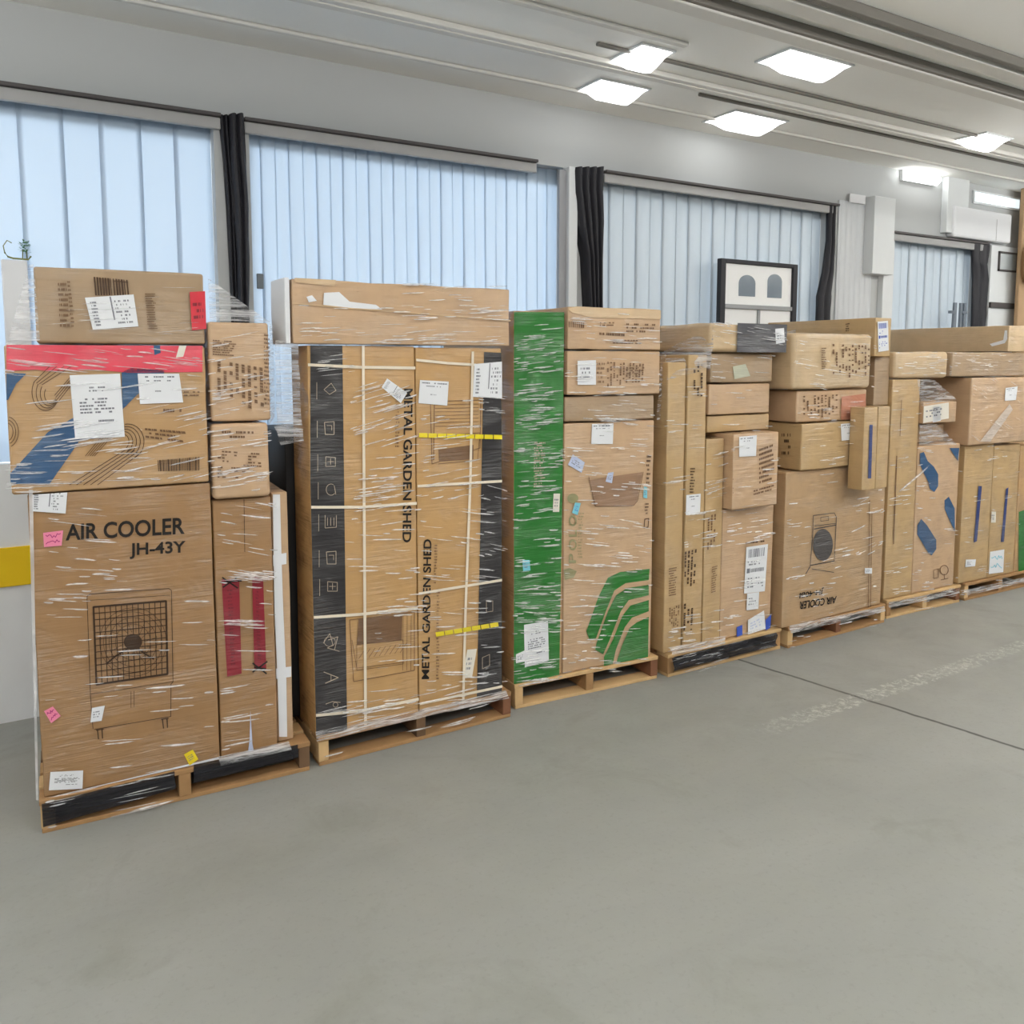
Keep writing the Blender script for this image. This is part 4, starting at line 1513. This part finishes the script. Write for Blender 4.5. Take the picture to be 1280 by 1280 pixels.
PA.poly('pale_flap', [(708, 386), (716, 391), (740, 397), (826, 399), (826, 388), (720, 383)], wrapped('board_flap', (214, 186, 150), .7), .002)

# ================================================================== LOAD 4
S4 = Stack((835, 847), (976, 811))
pallet(S4, 'wooden pallet with crumpled dark film on its front, fourth from the left', ('pale', 'mid', 'red', 'mid'))
T4a = Carton(S4, 832, 855, 452, 822, 'slim upright brown carton at the left edge of the fourth load', 'gold', .8, on='pallet', dep=.02)
T4b = Carton(S4, 857, 881, 443, 812, 'slim upright brown carton with stencilled columns, second across on the fourth load', 'gold', .8, on='pallet', after=T4a, dep=.012)
T4c = Carton(S4, 881, 903, 548, 806, 'short slim upright carton with column print beside the shipping-labelled carton', 'gold', .8, on='pallet', after=T4b, dep=.012)
T4a.art('small_print', INK_FAINT, lambda p: (p.dashes([(836, 710), (846, 708), (846, 744), (836, 746)], 0, 0, 1, 1, 12, 0, .0022, 4, .95), p.new(), p.dashes([(836, 760), (850, 756), (848, 784), (836, 786)], 0, 0, 1, 1, 5, 0, .0022, 6, .6, True)))
T4b.art('small_print', INK_BROWN, lambda p: (p.dashes([(866, 452), (880, 452), (879, 500), (866, 502)], 0, 0, 1, 1, 3, 0, .0022, 5, .55, True), p.new(), p.dashes([(863, 584), (869, 584), (868, 617), (862, 617)], 0, 0, 1, 1, 9, 0, .0022, 4, .95), p.new(), p.dashes([(855, 690), (872, 686), (869, 735), (854, 737)], 0, 0, 1, 1, 4, 0, .0022, 6, .7, True), p.new(), p.dashes([(854, 755), (868, 752), (866, 790), (853, 792)], 0, 0, 1, 1, 3, 0, .0022, 8, .6, True)))
T4b.paper('white_note', [(857, 619), (876, 617), (875, 642), (857, 644)], 'doc', label='white note')
T4c.art('small_print', INK_FAINT, lambda p: (p.dashes([(890, 708), (897, 706), (895, 740), (889, 742)], 0, 0, 1, 1, 12, 0, .0022, 4, .95), p.new(), p.dashes([(884, 645), (896, 642), (894, 690), (883, 692)], 0, 0, 1, 1, 3, 0, .0022, 7, .6, True)))
Q4 = Carton(S4, 907, 966, 632, 792, 'carton with a tall white shipping label, lower right on the fourth load', 'pink', .8, on='pallet', after=T4c, dep=.02, r=.012, dent=.006)
Q4.paper('shipping_label', [(933, 684), (960, 680), (956, 739), (930, 742)], 'ship', PAPER, GREYINK, label='tall white shipping label with barcode')
Q4.paper('white_note', [(934, 742), (949, 740), (948, 761), (933, 763)], 'mark', label='white note below the shipping label')
Q4.paper('white_note', [(935, 775), (955, 763), (957, 786), (935, 794)], 'mark', PAPER, LAV, label='large tilted white note at the foot')
Q4.poly('blue_scrap', [(921, 784), (928, 781), (928, 794), (921, 796)], BLUINK, .003)
Q4.poly('blue_scrap', [(957, 775), (964, 768), (963, 785), (957, 788)], BLUINK, .003)
Q4.art('small_print', INK_BROWN, lambda p: p.dashes([(932, 677), (958, 674), (958, 678), (932, 681)], 0, 0, 1, 1, 1, 0, .0022, 7, .8))
P4 = Carton(S4, 911, 973, 541, 629, 'protruding carton with printed text lines and white label above the shipping-labelled carton', 'pink', .85, on=Q4, after=T4c, dep=-.05, r=.008)
P4.paper('address_label', [(924, 546), (946, 544), (945, 570), (924, 571)], 'doc', label='white square address label')
P4.art('small_print', INK_FAINT, lambda p: (p.dashes([(949, 560), (968, 553), (968, 600), (949, 606)], 0, 0, 1, 1, 8, 0, .0022, 7, .9), p.new(), p.dashes([(942, 612), (970, 604), (970, 612), (942, 620)], 0, 0, 1, 1, 2, 0, .0022, 8, .9), p.new(), p.dashes([(912, 548), (917, 547), (917, 620), (912, 622)], 0, 0, 1, 1, 26, 0, .0022, 9, .95)))
O4 = Carton(S4, 884, 962, 518, 540, 'flat brown carton just above the protruding printed carton on the fourth load', 'gold', .8, on=P4, after=None, dep=.05, dent=.005)
N4 = Carton(S4, 886, 963, 479, 517, 'plain brown carton in the middle of the right column on the fourth load', 'pink', .8, on=O4, dep=.03, dent=.005, r=.012)
M4 = Carton(S4, 888, 967, 441, 478, 'dull brown film-covered carton below the half black bundle', 'grey', .8, on=N4, dep=.02, dent=.006, r=.014)
M4.poly('pale_patch', [(916, 458), (932, 455), (938, 470), (918, 474)], wrapped('patch_green_grey', (188, 190, 168), .6), .003)
for c in (O4, N4, M4):
    c.u0 = c.u0
K4 = Carton(S4, 888, 983, 404, 440, 'half black half tan wrapped bundle, topmost on the fourth load', 'pale', .9, on=M4, dep=-.03, r=.03, dent=.008)
K4.poly('black_wrap', [(922, 402), (985, 400), (985, 442), (921, 442)], wrapped('black_wrap', (70, 70, 76), .8), .003, label='black plastic covering the right half')
K4.paper('white_label', [(969, 411), (980, 410), (981, 428), (970, 430)], 'mark', label='white label at the right end')

# ================================================================== LOAD 5
S5 = Stack((985, 811), (1106, 778))
pallet(S5, 'wooden pallet under the carton with upside-down lettering, fifth from the left', ('mid', 'pale', 'red', 'pale'))
E5 = Carton(S5, 980, 1104, 584, 785, 'large carton with upside-down lettering and dark fan drawing, on the fifth pallet', 'tan', .9, on='pallet', dep=.008, r=.008, dent=.004)


def g5(x, y):
    return (980 + x * .1094, 640 + y * .1094)


def fan5(p):
    p.line([g5(335, 40), g5(575, 10), g5(600, 60), g5(575, 560), g5(300, 610), g5(330, 240), g5(335, 40)], .8)
    p.line([g5(345, 195), g5(590, 150)], 1.2)
    p.line([g5(350, 160), g5(590, 130)], .8)
    p.line([g5(420, 60), g5(510, 50), g5(510, 95), g5(420, 105), g5(420, 60)], .6)
    p.line([g5(300, 610), g5(570, 560)], 1.2)
    p.line([g5(300, 620), g5(250, 705)], 1)
    p.line([g5(320, 650), g5(570, 690)], .8)
    cx, cy = g5(445, 375)
    p.ellipse(cx, cy, 12.5, 20, 0, off=.0026)


E5.art('fan_drawing', wrapped('print_slate', (72, 68, 68), .6), fan5)
E5.text('model_lettering', 'JH-40BI', [(1029, 743), (999, 748), (1000, 739), (1030, 734)], INK)
E5.text('title_lettering', 'AIR COOLER', [(1045, 754), (999, 762), (1000, 752), (1046, 745)], INK)
E5.paper('white_note', [(1081, 710), (1090, 710), (1090, 717), (1081, 717)], 'mark', label='tiny white note')
E5.art('fold_line', INK_FAINT, lambda p: (p.line([(1087, 625), (1085, 768)], .7), p.line([(1090, 640), (1088, 765)], .7)))
D5 = Carton(S5, 1002, 1092, 527, 583, 'brown carton with white label protruding over the carton with upside-down lettering', 'gold', .85, on=E5, dep=-.025, r=.012, dent=.005)
D5.paper('address_label', [(1051, 530), (1071, 528), (1071, 549), (1052, 551)], 'doc', label='white square address label')
D5.art('side_marks', INK_BROWN, lambda p: p.dashes([(977, 540), (990, 540), (990, 570), (977, 570)], 0, 0, 1, 1, 4, 0, .002, 3, .6), side='L')
F5a = Carton(S5, 1079, 1096, 509, 612, 'upright slim carton with a blue lettered bar, front right of the fifth load', 'gold', depth=.10, r=.006, dent=.002, dep=-.13)
F5b = Carton(S5, 1097, 1111, 508, 610, 'plain slim upright carton beside the blue-barred one on the fifth load', 'gold', depth=.10, after=F5a, r=.006, dent=.002, dep=-.13)
F5a.art('blue_bar', BLUEB, lambda p: p.poly([(1087, 531), (1091, 531), (1089, 598), (1085, 598)], 0, .0022))
C5 = Carton(S5, 996, 1084, 487, 526, 'brown carton with reddish right end under the large rounded carton', 'pink', .85, on=D5, dep=.0, r=.014, dent=.006)
C5.poly('red_panel', [(1052, 496), (1082, 492), (1083, 525), (1051, 525)], wrapped('print_salmon', (190, 126, 98), .6), .002)
C5.art('small_print', INK_FAINT, lambda p: p.dashes([(1003, 495), (1048, 493), (1048, 522), (1003, 522)], 0, 0, 1, 1, 10, 0, .0022, 3, .6, True))
A5 = Carton(S5, 992, 1091, 416, 484, 'large rounded film-covered carton, top front of the fifth load', 'pale', .75, on=C5, dep=-.04, r=.03, dent=.008)
A5.art('small_print', INK_FAINT, lambda p: (p.dashes([(1027, 434), (1033, 434), (1033, 462), (1027, 462)], 0, 0, 1, 1, 10, 0, .0022, 3, .95), p.new(), p.dashes([(1040, 430), (1088, 432), (1088, 470), (1040, 474)], 0, 0, 1, 1, 12, 0, .0022, 3, .45, True)))
G5 = Carton(S5, 1093, 1112, 446, 507, 'small dull carton under the long labelled carton at right end of the fifth load', 'grey', depth=.5, dep=.07)
B5 = Carton(S5, 1094, 1114, 397, 445, 'long carton lying endwise with a white label, topmost at right of the fifth load', 'gold', .85, on=G5, dep=.02, r=.006, dent=.003)
B5.paper('shipping_label', [(1097, 402), (1110, 401), (1111, 438), (1098, 440)], 'ship', PAPER, BLUINK, label='white label with blue print')
B5.art('side_marks', INK_BROWN, lambda p: p.dashes([(1057, 404), (1062, 403), (1062, 415), (1057, 415)], 0, 0, 1, 1, 4, 0, .002, 3, .9), side='L')

# ================================================================== LOAD 6
S6 = Stack((1108, 774), (1200, 752.5))
pallet(S6, 'wooden pallet under the carton with blue leaf shapes, sixth from the left', ('pale', 'mid', 'pale', 'red'))
L6 = Carton(S6, 1110, 1145, 474, 758, 'slim upright brown carton at the left of the sixth load', 'gold', .85, on='pallet', dep=.012, r=.009)
L6.art('fold_line', INK_FAINT, lambda p: (p.line([(1127, 500), (1125, 545)], .8), p.line([(1121, 570), (1117, 680)], 1.2)))
B6 = Carton(S6, 1146, 1196, 556, 750, 'carton with dark blue leaf shapes on the sixth pallet', 'pink', .85, on='pallet', after=L6, dep=.012, r=.01)


def g6(x, y):
    return (1090 + x * .1641, 560 + y * .1641)


B6.poly('blue_leaf', [g6(365, 40), g6(395, 30), g6(425, 100), g6(470, 140), g6(505, 200), g6(505, 290), g6(475, 335), g6(440, 310), g6(430, 260), g6(395, 190), g6(365, 120)], NAVY, label='upper blue leaf')
B6.poly('blue_leaf', [g6(585, 370), g6(630, 460), g6(632, 640), g6(555, 470), g6(552, 400)], NAVY, label='blue leaf at the right edge')
B6.poly('blue_leaf', [g6(345, 590), g6(375, 540), g6(420, 590), g6(490, 700), g6(490, 770), g6(455, 818), g6(430, 800), g6(345, 660)], NAVY, label='lower blue leaf')
B6.poly('blue_leaf', [g6(590, 0), g6(665, 0), g6(655, 100), g6(630, 60)], NAVY, label='blue corner at upper right')
B6.art('stencil_marks', INK_FAINT, lambda p: (p.ellipse(*g6(550, 930), 5, 6, 1.0), p.line([g6(550, 960), g6(552, 1000)], 1), p.line([g6(525, 1005), g6(580, 992)], 1), p.new(), p.line([g6(470, 930), g6(505, 920), g6(505, 985), g6(470, 995), g6(470, 930)], .8)))
H6 = Carton(S6, 1151, 1196, 502, 529, 'small carton with white label beside the slim upright carton on the sixth load', 'pink', depth=.6, after=L6, dep=-.01)
H6.paper('white_label', [(1152, 508), (1186, 503), (1186, 523), (1153, 529)], 'mark', CREAM, label='wide pale label')
H6.paper('address_label', [(1166, 509), (1176, 507), (1176, 526), (1166, 528)], 'doc', label='white label over the wide pale one')
# filler carton that carries the small one
I6 = Carton(S6, 1151, 1180, 531, 553, 'dark recessed carton between the small labelled one and blue leaf carton', 'grey', .5, on=B6, after=L6, dep=.14, r=.006)
W6 = Carton(S6, 1118, 1186, 439, 472, 'film-swathed pale bundle, topmost on the sixth load', 'pale', .8, on=L6, dep=.0, r=.028, dent=.008)

# ================================================================== LOAD 7 (right edge)
S7 = Stack((1206, 751.3), (1292, 731))
pallet(S7, 'wooden pallet at the right edge of view, last of the row', ('mid', 'pale', 'mid', 'pale'))
A7 = Carton(S7, 1202, 1238, 556, 742, 'upright carton with a dark blue bar, left of two alike on the last pallet', 'gold', .85, on='pallet', dep=.012)
B7 = Carton(S7, 1239, 1271, 556, 735, 'upright carton with a blue bar and white square label, on the last pallet', 'gold', .85, on='pallet', after=A7, dep=.012)


def bar(q):
    def d(p):
        p.poly(q, 0, .0022)
    return d


A7.art('blue_bar', BLUEB, bar([g6(812, 290), g6(838, 290), g6(800, 710), g6(775, 720)]))
B7.art('blue_bar', BLUEB, bar([g6(1022, 310), g6(1040, 300), g6(1005, 715), g6(982, 715)]))
A7.paper('white_note', [g6(715, 850), g6(792, 848), g6(785, 900), g6(710, 908)], 'mark', label='small white note')
B7.paper('white_label', [g6(900, 790), g6(1008, 772), g6(1000, 945), g6(890, 960)], 'scribble', PAPER, CYAN, label='white square label with teal mark')
B7.paper('cream_note', [g6(900, 485), g6(945, 485), g6(942, 568), g6(898, 570)], 'mark', CREAM)
G7 = Carton(S7, 1273, 1300, 556, 728, 'carton with green front at the extreme right edge', 'mid', .85, on='pallet', after=B7, dep=.012)
G7.poly('green_print', [(1273.5, 640), (1300, 630), (1300, 726), (1272, 732)], GREEN)
C7 = Carton(S7, 1213, 1300, 471, 555, 'large film-covered carton with a small white label on top of the blue-barred cartons', 'pink', .85, on=A7, dep=-.03, r=.014, dent=.006)
C7.paper('white_label', [(1257, 485), (1272, 483), (1270, 500), (1256, 501)], 'doc', label='small white label')
C7.poly('pale_tape', [(1225, 552), (1250, 520), (1262, 505), (1266, 512), (1238, 552)], wrapped('tape_clear', (206, 190, 176), .9), .003)
D7 = Carton(S7, 1190, 1300, 440, 468, 'long dull brown carton second from top at the right edge', 'grey', .85, on=C7, dep=-.01, r=.014, dent=.006)
E7 = Carton(S7, 1261, 1300, 407, 438, 'long pale carton lying endwise, topmost at the right edge', 'pale', 1.0, on=D7, dep=-.02, r=.008, dent=.004)
E7.art('white_patch', PAPER, lambda p: p.poly([(1237, 430), (1254, 425), (1256, 413), (1259, 413), (1259, 424), (1256, 429), (1240, 433)], 0, .003), side='L')

# ================================================================== STRETCH WRAP
W = Film(S1, 11)
for z in ((10, 435, 250, 470, 70, -.12), (12, 560, 200, 604, 70, -.03), (30, 480, 250, 560, 55, .1), (60, 640, 150, 720, 26, -.2), (60, 740, 110, 775, 22, -.15), (48, 700, 268, 940, 60, -.12), (150, 500, 262, 600, 40, .2)):
    W.zone(*z, dep=.0)
for z in ((275, 630, 342, 720, 60, -.25), (275, 720, 342, 860, 34, -.2), (275, 860, 342, 935, 24, -.05), (262, 535, 336, 615, 70, .1), (262, 408, 336, 520, 60, .15)):
    W.zone(*z, dep=-.012)
for z in ((60, 350, 250, 424, 26, .08),):
    W.zone(*z, dep=.01, wmin=.002, wmax=.004)
W.zone(62, 990, 220, 1006, 26, -.02, -.01, .1, .35)
W.sheet([(36, 331, .03), (42, 331, .01), (50, 425, .01), (7, 436, .0)], 4, 8, .006)
W.sheet([(260, 349, .012), (263, 350, .03), (338, 403, .04), (262, 400, .0)], 8, 6, .006)
W.sheet([(336, 404, .03), (341, 408, .1), (343, 520, .1), (337, 530, .0)], 4, 12, .012)
W.sheet([(36, 612, -.005), (41, 612, -.005), (48, 1000, .0), (45, 1000, .0)], 3, 12, .003, 4)
W.sheet([(52, 1004, -.004), (218, 963, -.004), (219, 985, -.006), (54, 1033, -.006)], 14, 5, .012, 3)
W.sheet([(242, 955, -.004), (372, 930, -.002), (372, 946, -.006), (242, 978, -.006)], 12, 4, .010, 3)
W.sheet([(272, 945, -.008), (360, 925, -.008), (364, 936, -.012), (276, 956, -.012)], 10, 3, .014, 2)
W.done('clear stretch wrap around the leftmost load with the air cooler carton')

W = Film(S2, 12)
for z in ((440, 480, 520, 560, 70, .25), (440, 560, 525, 650, 80, .02), (395, 440, 440, 470, 18, .1), (430, 660, 520, 720, 26, -.12), (470, 750, 530, 830, 50, -.12), (430, 840, 520, 890, 24, -.12)):
    W.zone(*z, dep=.004)
for z in ((528, 500, 600, 620, 70, .08), (525, 640, 625, 740, 50, -.18), (530, 760, 610, 870, 44, -.15), (600, 490, 630, 520, 20, -.1), (600, 600, 630, 690, 22, -.3), (600, 780, 630, 860, 18, -.15)):
    W.zone(*z, dep=.004)
for z in ((372, 375, 636, 430, 90, .04), (500, 350, 636, 400, 50, .06)):
    W.zone(*z, dep=-.018)
W.zone(395, 890, 625, 915, 40, .0, .0, .05, .2)
W.sheet([(343, 425, .03), (372, 430, .01), (376, 540, .02), (346, 545, .05)], 5, 10, .014)
W.sheet([(340, 528, .05), (376, 524, .02), (378, 552, .01), (350, 556, .05)], 6, 5, .02)
W.sheet([(394, 914, .004), (632, 862, .004), (636, 872, -.008), (396, 926, -.008)], 24, 3, .012, 2)
W.done('clear stretch wrap around the second load with white strapped cartons')

W = Film(S3, 13)
for z in ((644, 400, 703, 470, 80, .1), (644, 470, 703, 560, 90, .04), (644, 560, 702, 640, 95, .0), (643, 640, 701, 730, 55, -.02), (642, 735, 700, 790, 90, -.14), (641, 815, 699, 846, 60, -.06)):
    W.zone(*z, dep=.0)
for z in ((708, 440, 824, 492, 55, .0), (708, 390, 826, 436, 40, -.02)):
    W.zone(*z, dep=-.012)
for z in ((706, 500, 815, 560, 50, -.06), (706, 560, 812, 640, 60, -.1), (706, 650, 812, 740, 80, -.16), (720, 740, 810, 830, 60, -.14), (702, 760, 730, 836, 26, -.05)):
    W.zone(*z, dep=.0)
W.sheet([(826, 440, .0), (832, 442, .1), (828, 525, .1), (820, 525, .02)], 3, 8, .01)
W.done('clear stretch wrap around the third load with the green carton')

W = Film(S4, 14)
for z in ((832, 480, 880, 640, 40, .0), (857, 640, 905, 680, 40, .03), (882, 545, 912, 640, 30, .1), (907, 636, 965, 680, 50, .0), (834, 770, 905, 815, 50, -.05), (907, 700, 964, 790, 30, -.08)):
    W.zone(*z, dep=.0)
W.zone(890, 404, 980, 438, 45, -.1, -.035)
W.zone(915, 548, 970, 628, 24, .0, -.055)
W.zone(888, 444, 964, 545, 44, -.05, .01)
W.sheet([(828, 440, .35), (890, 403, -.02), (890, 440, -.02), (832, 455, .1)], 10, 6, .012)
W.sheet([(832, 452, .1), (888, 438, .0), (886, 462, .0), (833, 474, .02)], 8, 5, .02)
W.sheet([(838, 822, -.002), (968, 790, -.002), (970, 806, -.012), (840, 838, -.012)], 20, 5, .02, 3)
W.zone(838, 800, 968, 822, 70, .0, -.012, .05, .2, .001, .005)
W.sheet([(836, 808, -.004), (905, 796, -.004), (905, 804, -.01), (838, 819, -.01)], 10, 4, .02, 2)
W.done('clear stretch wrap around the fourth load topped by the half black bundle')

W = Film(S5, 15)
for z in ((984, 590, 1100, 640, 40, .0), (984, 650, 1010, 720, 20, .0), (984, 690, 1100, 715, 26, .02), (984, 740, 1100, 786, 80, -.05), (1060, 600, 1100, 700, 24, .2)):
    W.zone(*z, dep=.0)
W.zone(994, 418, 1090, 484, 60, -.1, -.045)
W.zone(1004, 528, 1075, 582, 26, .0, -.055)
W.zone(998, 488, 1082, 525, 30, .0, -.005)
W.sheet([(986, 781, -.004), (1103, 757, -.004), (1104, 764, -.010), (987, 791, -.010)], 16, 4, .02, 2)
W.sheet([(970, 418, .3), (994, 412, -.03), (994, 440, -.03), (970, 445, .3)], 5, 4, .01)
W.done('clear stretch wrap around the fifth load with upside-down lettering')

W = Film(S6, 16)
for z in ((1112, 480, 1144, 740, 60, .0), (1146, 560, 1194, 740, 60, -.1), (1112, 735, 1194, 752, 36, -.05)):
    W.zone(*z, dep=.0)
W.zone(1120, 440, 1186, 470, 60, .0, -.008)
W.sheet([(1146, 474, .01), (1166, 474, .06), (1196, 500, .0), (1150, 506, -.008)], 6, 5, .008)
W.sheet([(1148, 530, .0), (1170, 530, .05), (1195, 556, .0), (1148, 556, .004)], 6, 5, .012)
W.sheet([(1110, 752, -.004), (1197, 735, -.004), (1198, 741, -.010), (1111, 759, -.010)], 12, 4, .02, 2)
W.ribbon(S6.hit(1140, 598)[0], S6.hit(1140, 598)[1], .34, .016, .5, -.012)
W.done('clear stretch wrap around the sixth load with blue leaf shapes')

W = Film(S7, 17)
for z in ((1204, 560, 1270, 640, 30, .0), (1204, 640, 1270, 735, 40, -.1)):
    W.zone(*z, dep=.0)
W.zone(1216, 474, 1278, 552, 50, -.4, -.035)
W.zone(1192, 442, 1278, 466, 40, .0, -.015)
W.sheet([(1204, 737, -.004), (1284, 720, -.004), (1284, 726, -.010), (1206, 744, -.010)], 12, 4, .02, 2)
W.done('clear stretch wrap around the last load at the right edge')

# ================================================================== LIGHT, WORLD, CAMERA
w = bpy.data.worlds.new('daylight')
SC.world = w
w.use_nodes = True
bg = w.node_tree.nodes['Background']
bg.inputs['Color'].default_value = (.95, .975, 1.0, 1)
bg.inputs['Strength'].default_value = .42
# daylight outside the dock doors, shining through the vinyl strips
sun = bpy.data.lights.new('outdoor_sun', 'SUN')
sun.energy = 7.4
sun.angle = .3
so = bpy.data.objects.new('outdoor_sun', sun)
C.objects.link(so)
so.rotation_euler = Vector((.15, -1, -.35)).to_track_quat('-Z', 'Y').to_euler()
so.location = (3, 9, 4)

cam = bpy.data.cameras.new('camera')
co = bpy.data.objects.new('camera', cam)
C.objects.link(co)
cam.sensor_width = 36
cam.sensor_fit = 'HORIZONTAL'
cam.lens = 36 * FPX / 1280
cam.clip_start = .05
fwd = ray(640, PPY).normalized()
cam.shift_y = -(640 - PPY) / 1280
right = Vector((math.sin(YAW), -math.cos(YAW), 0))
up = right.cross(fwd)
co.matrix_world = Matrix((( right.x, up.x, -fwd.x, 0), (right.y, up.y, -fwd.y, 0), (right.z, up.z, -fwd.z, H), (0, 0, 0, 1)))
SC.camera = co
vs = SC.view_settings
vs.view_transform = 'Standard'
vs.look = 'None'
vs.gamma = 1
vs.use_curve_mapping = False
vs.exposure = -0.22
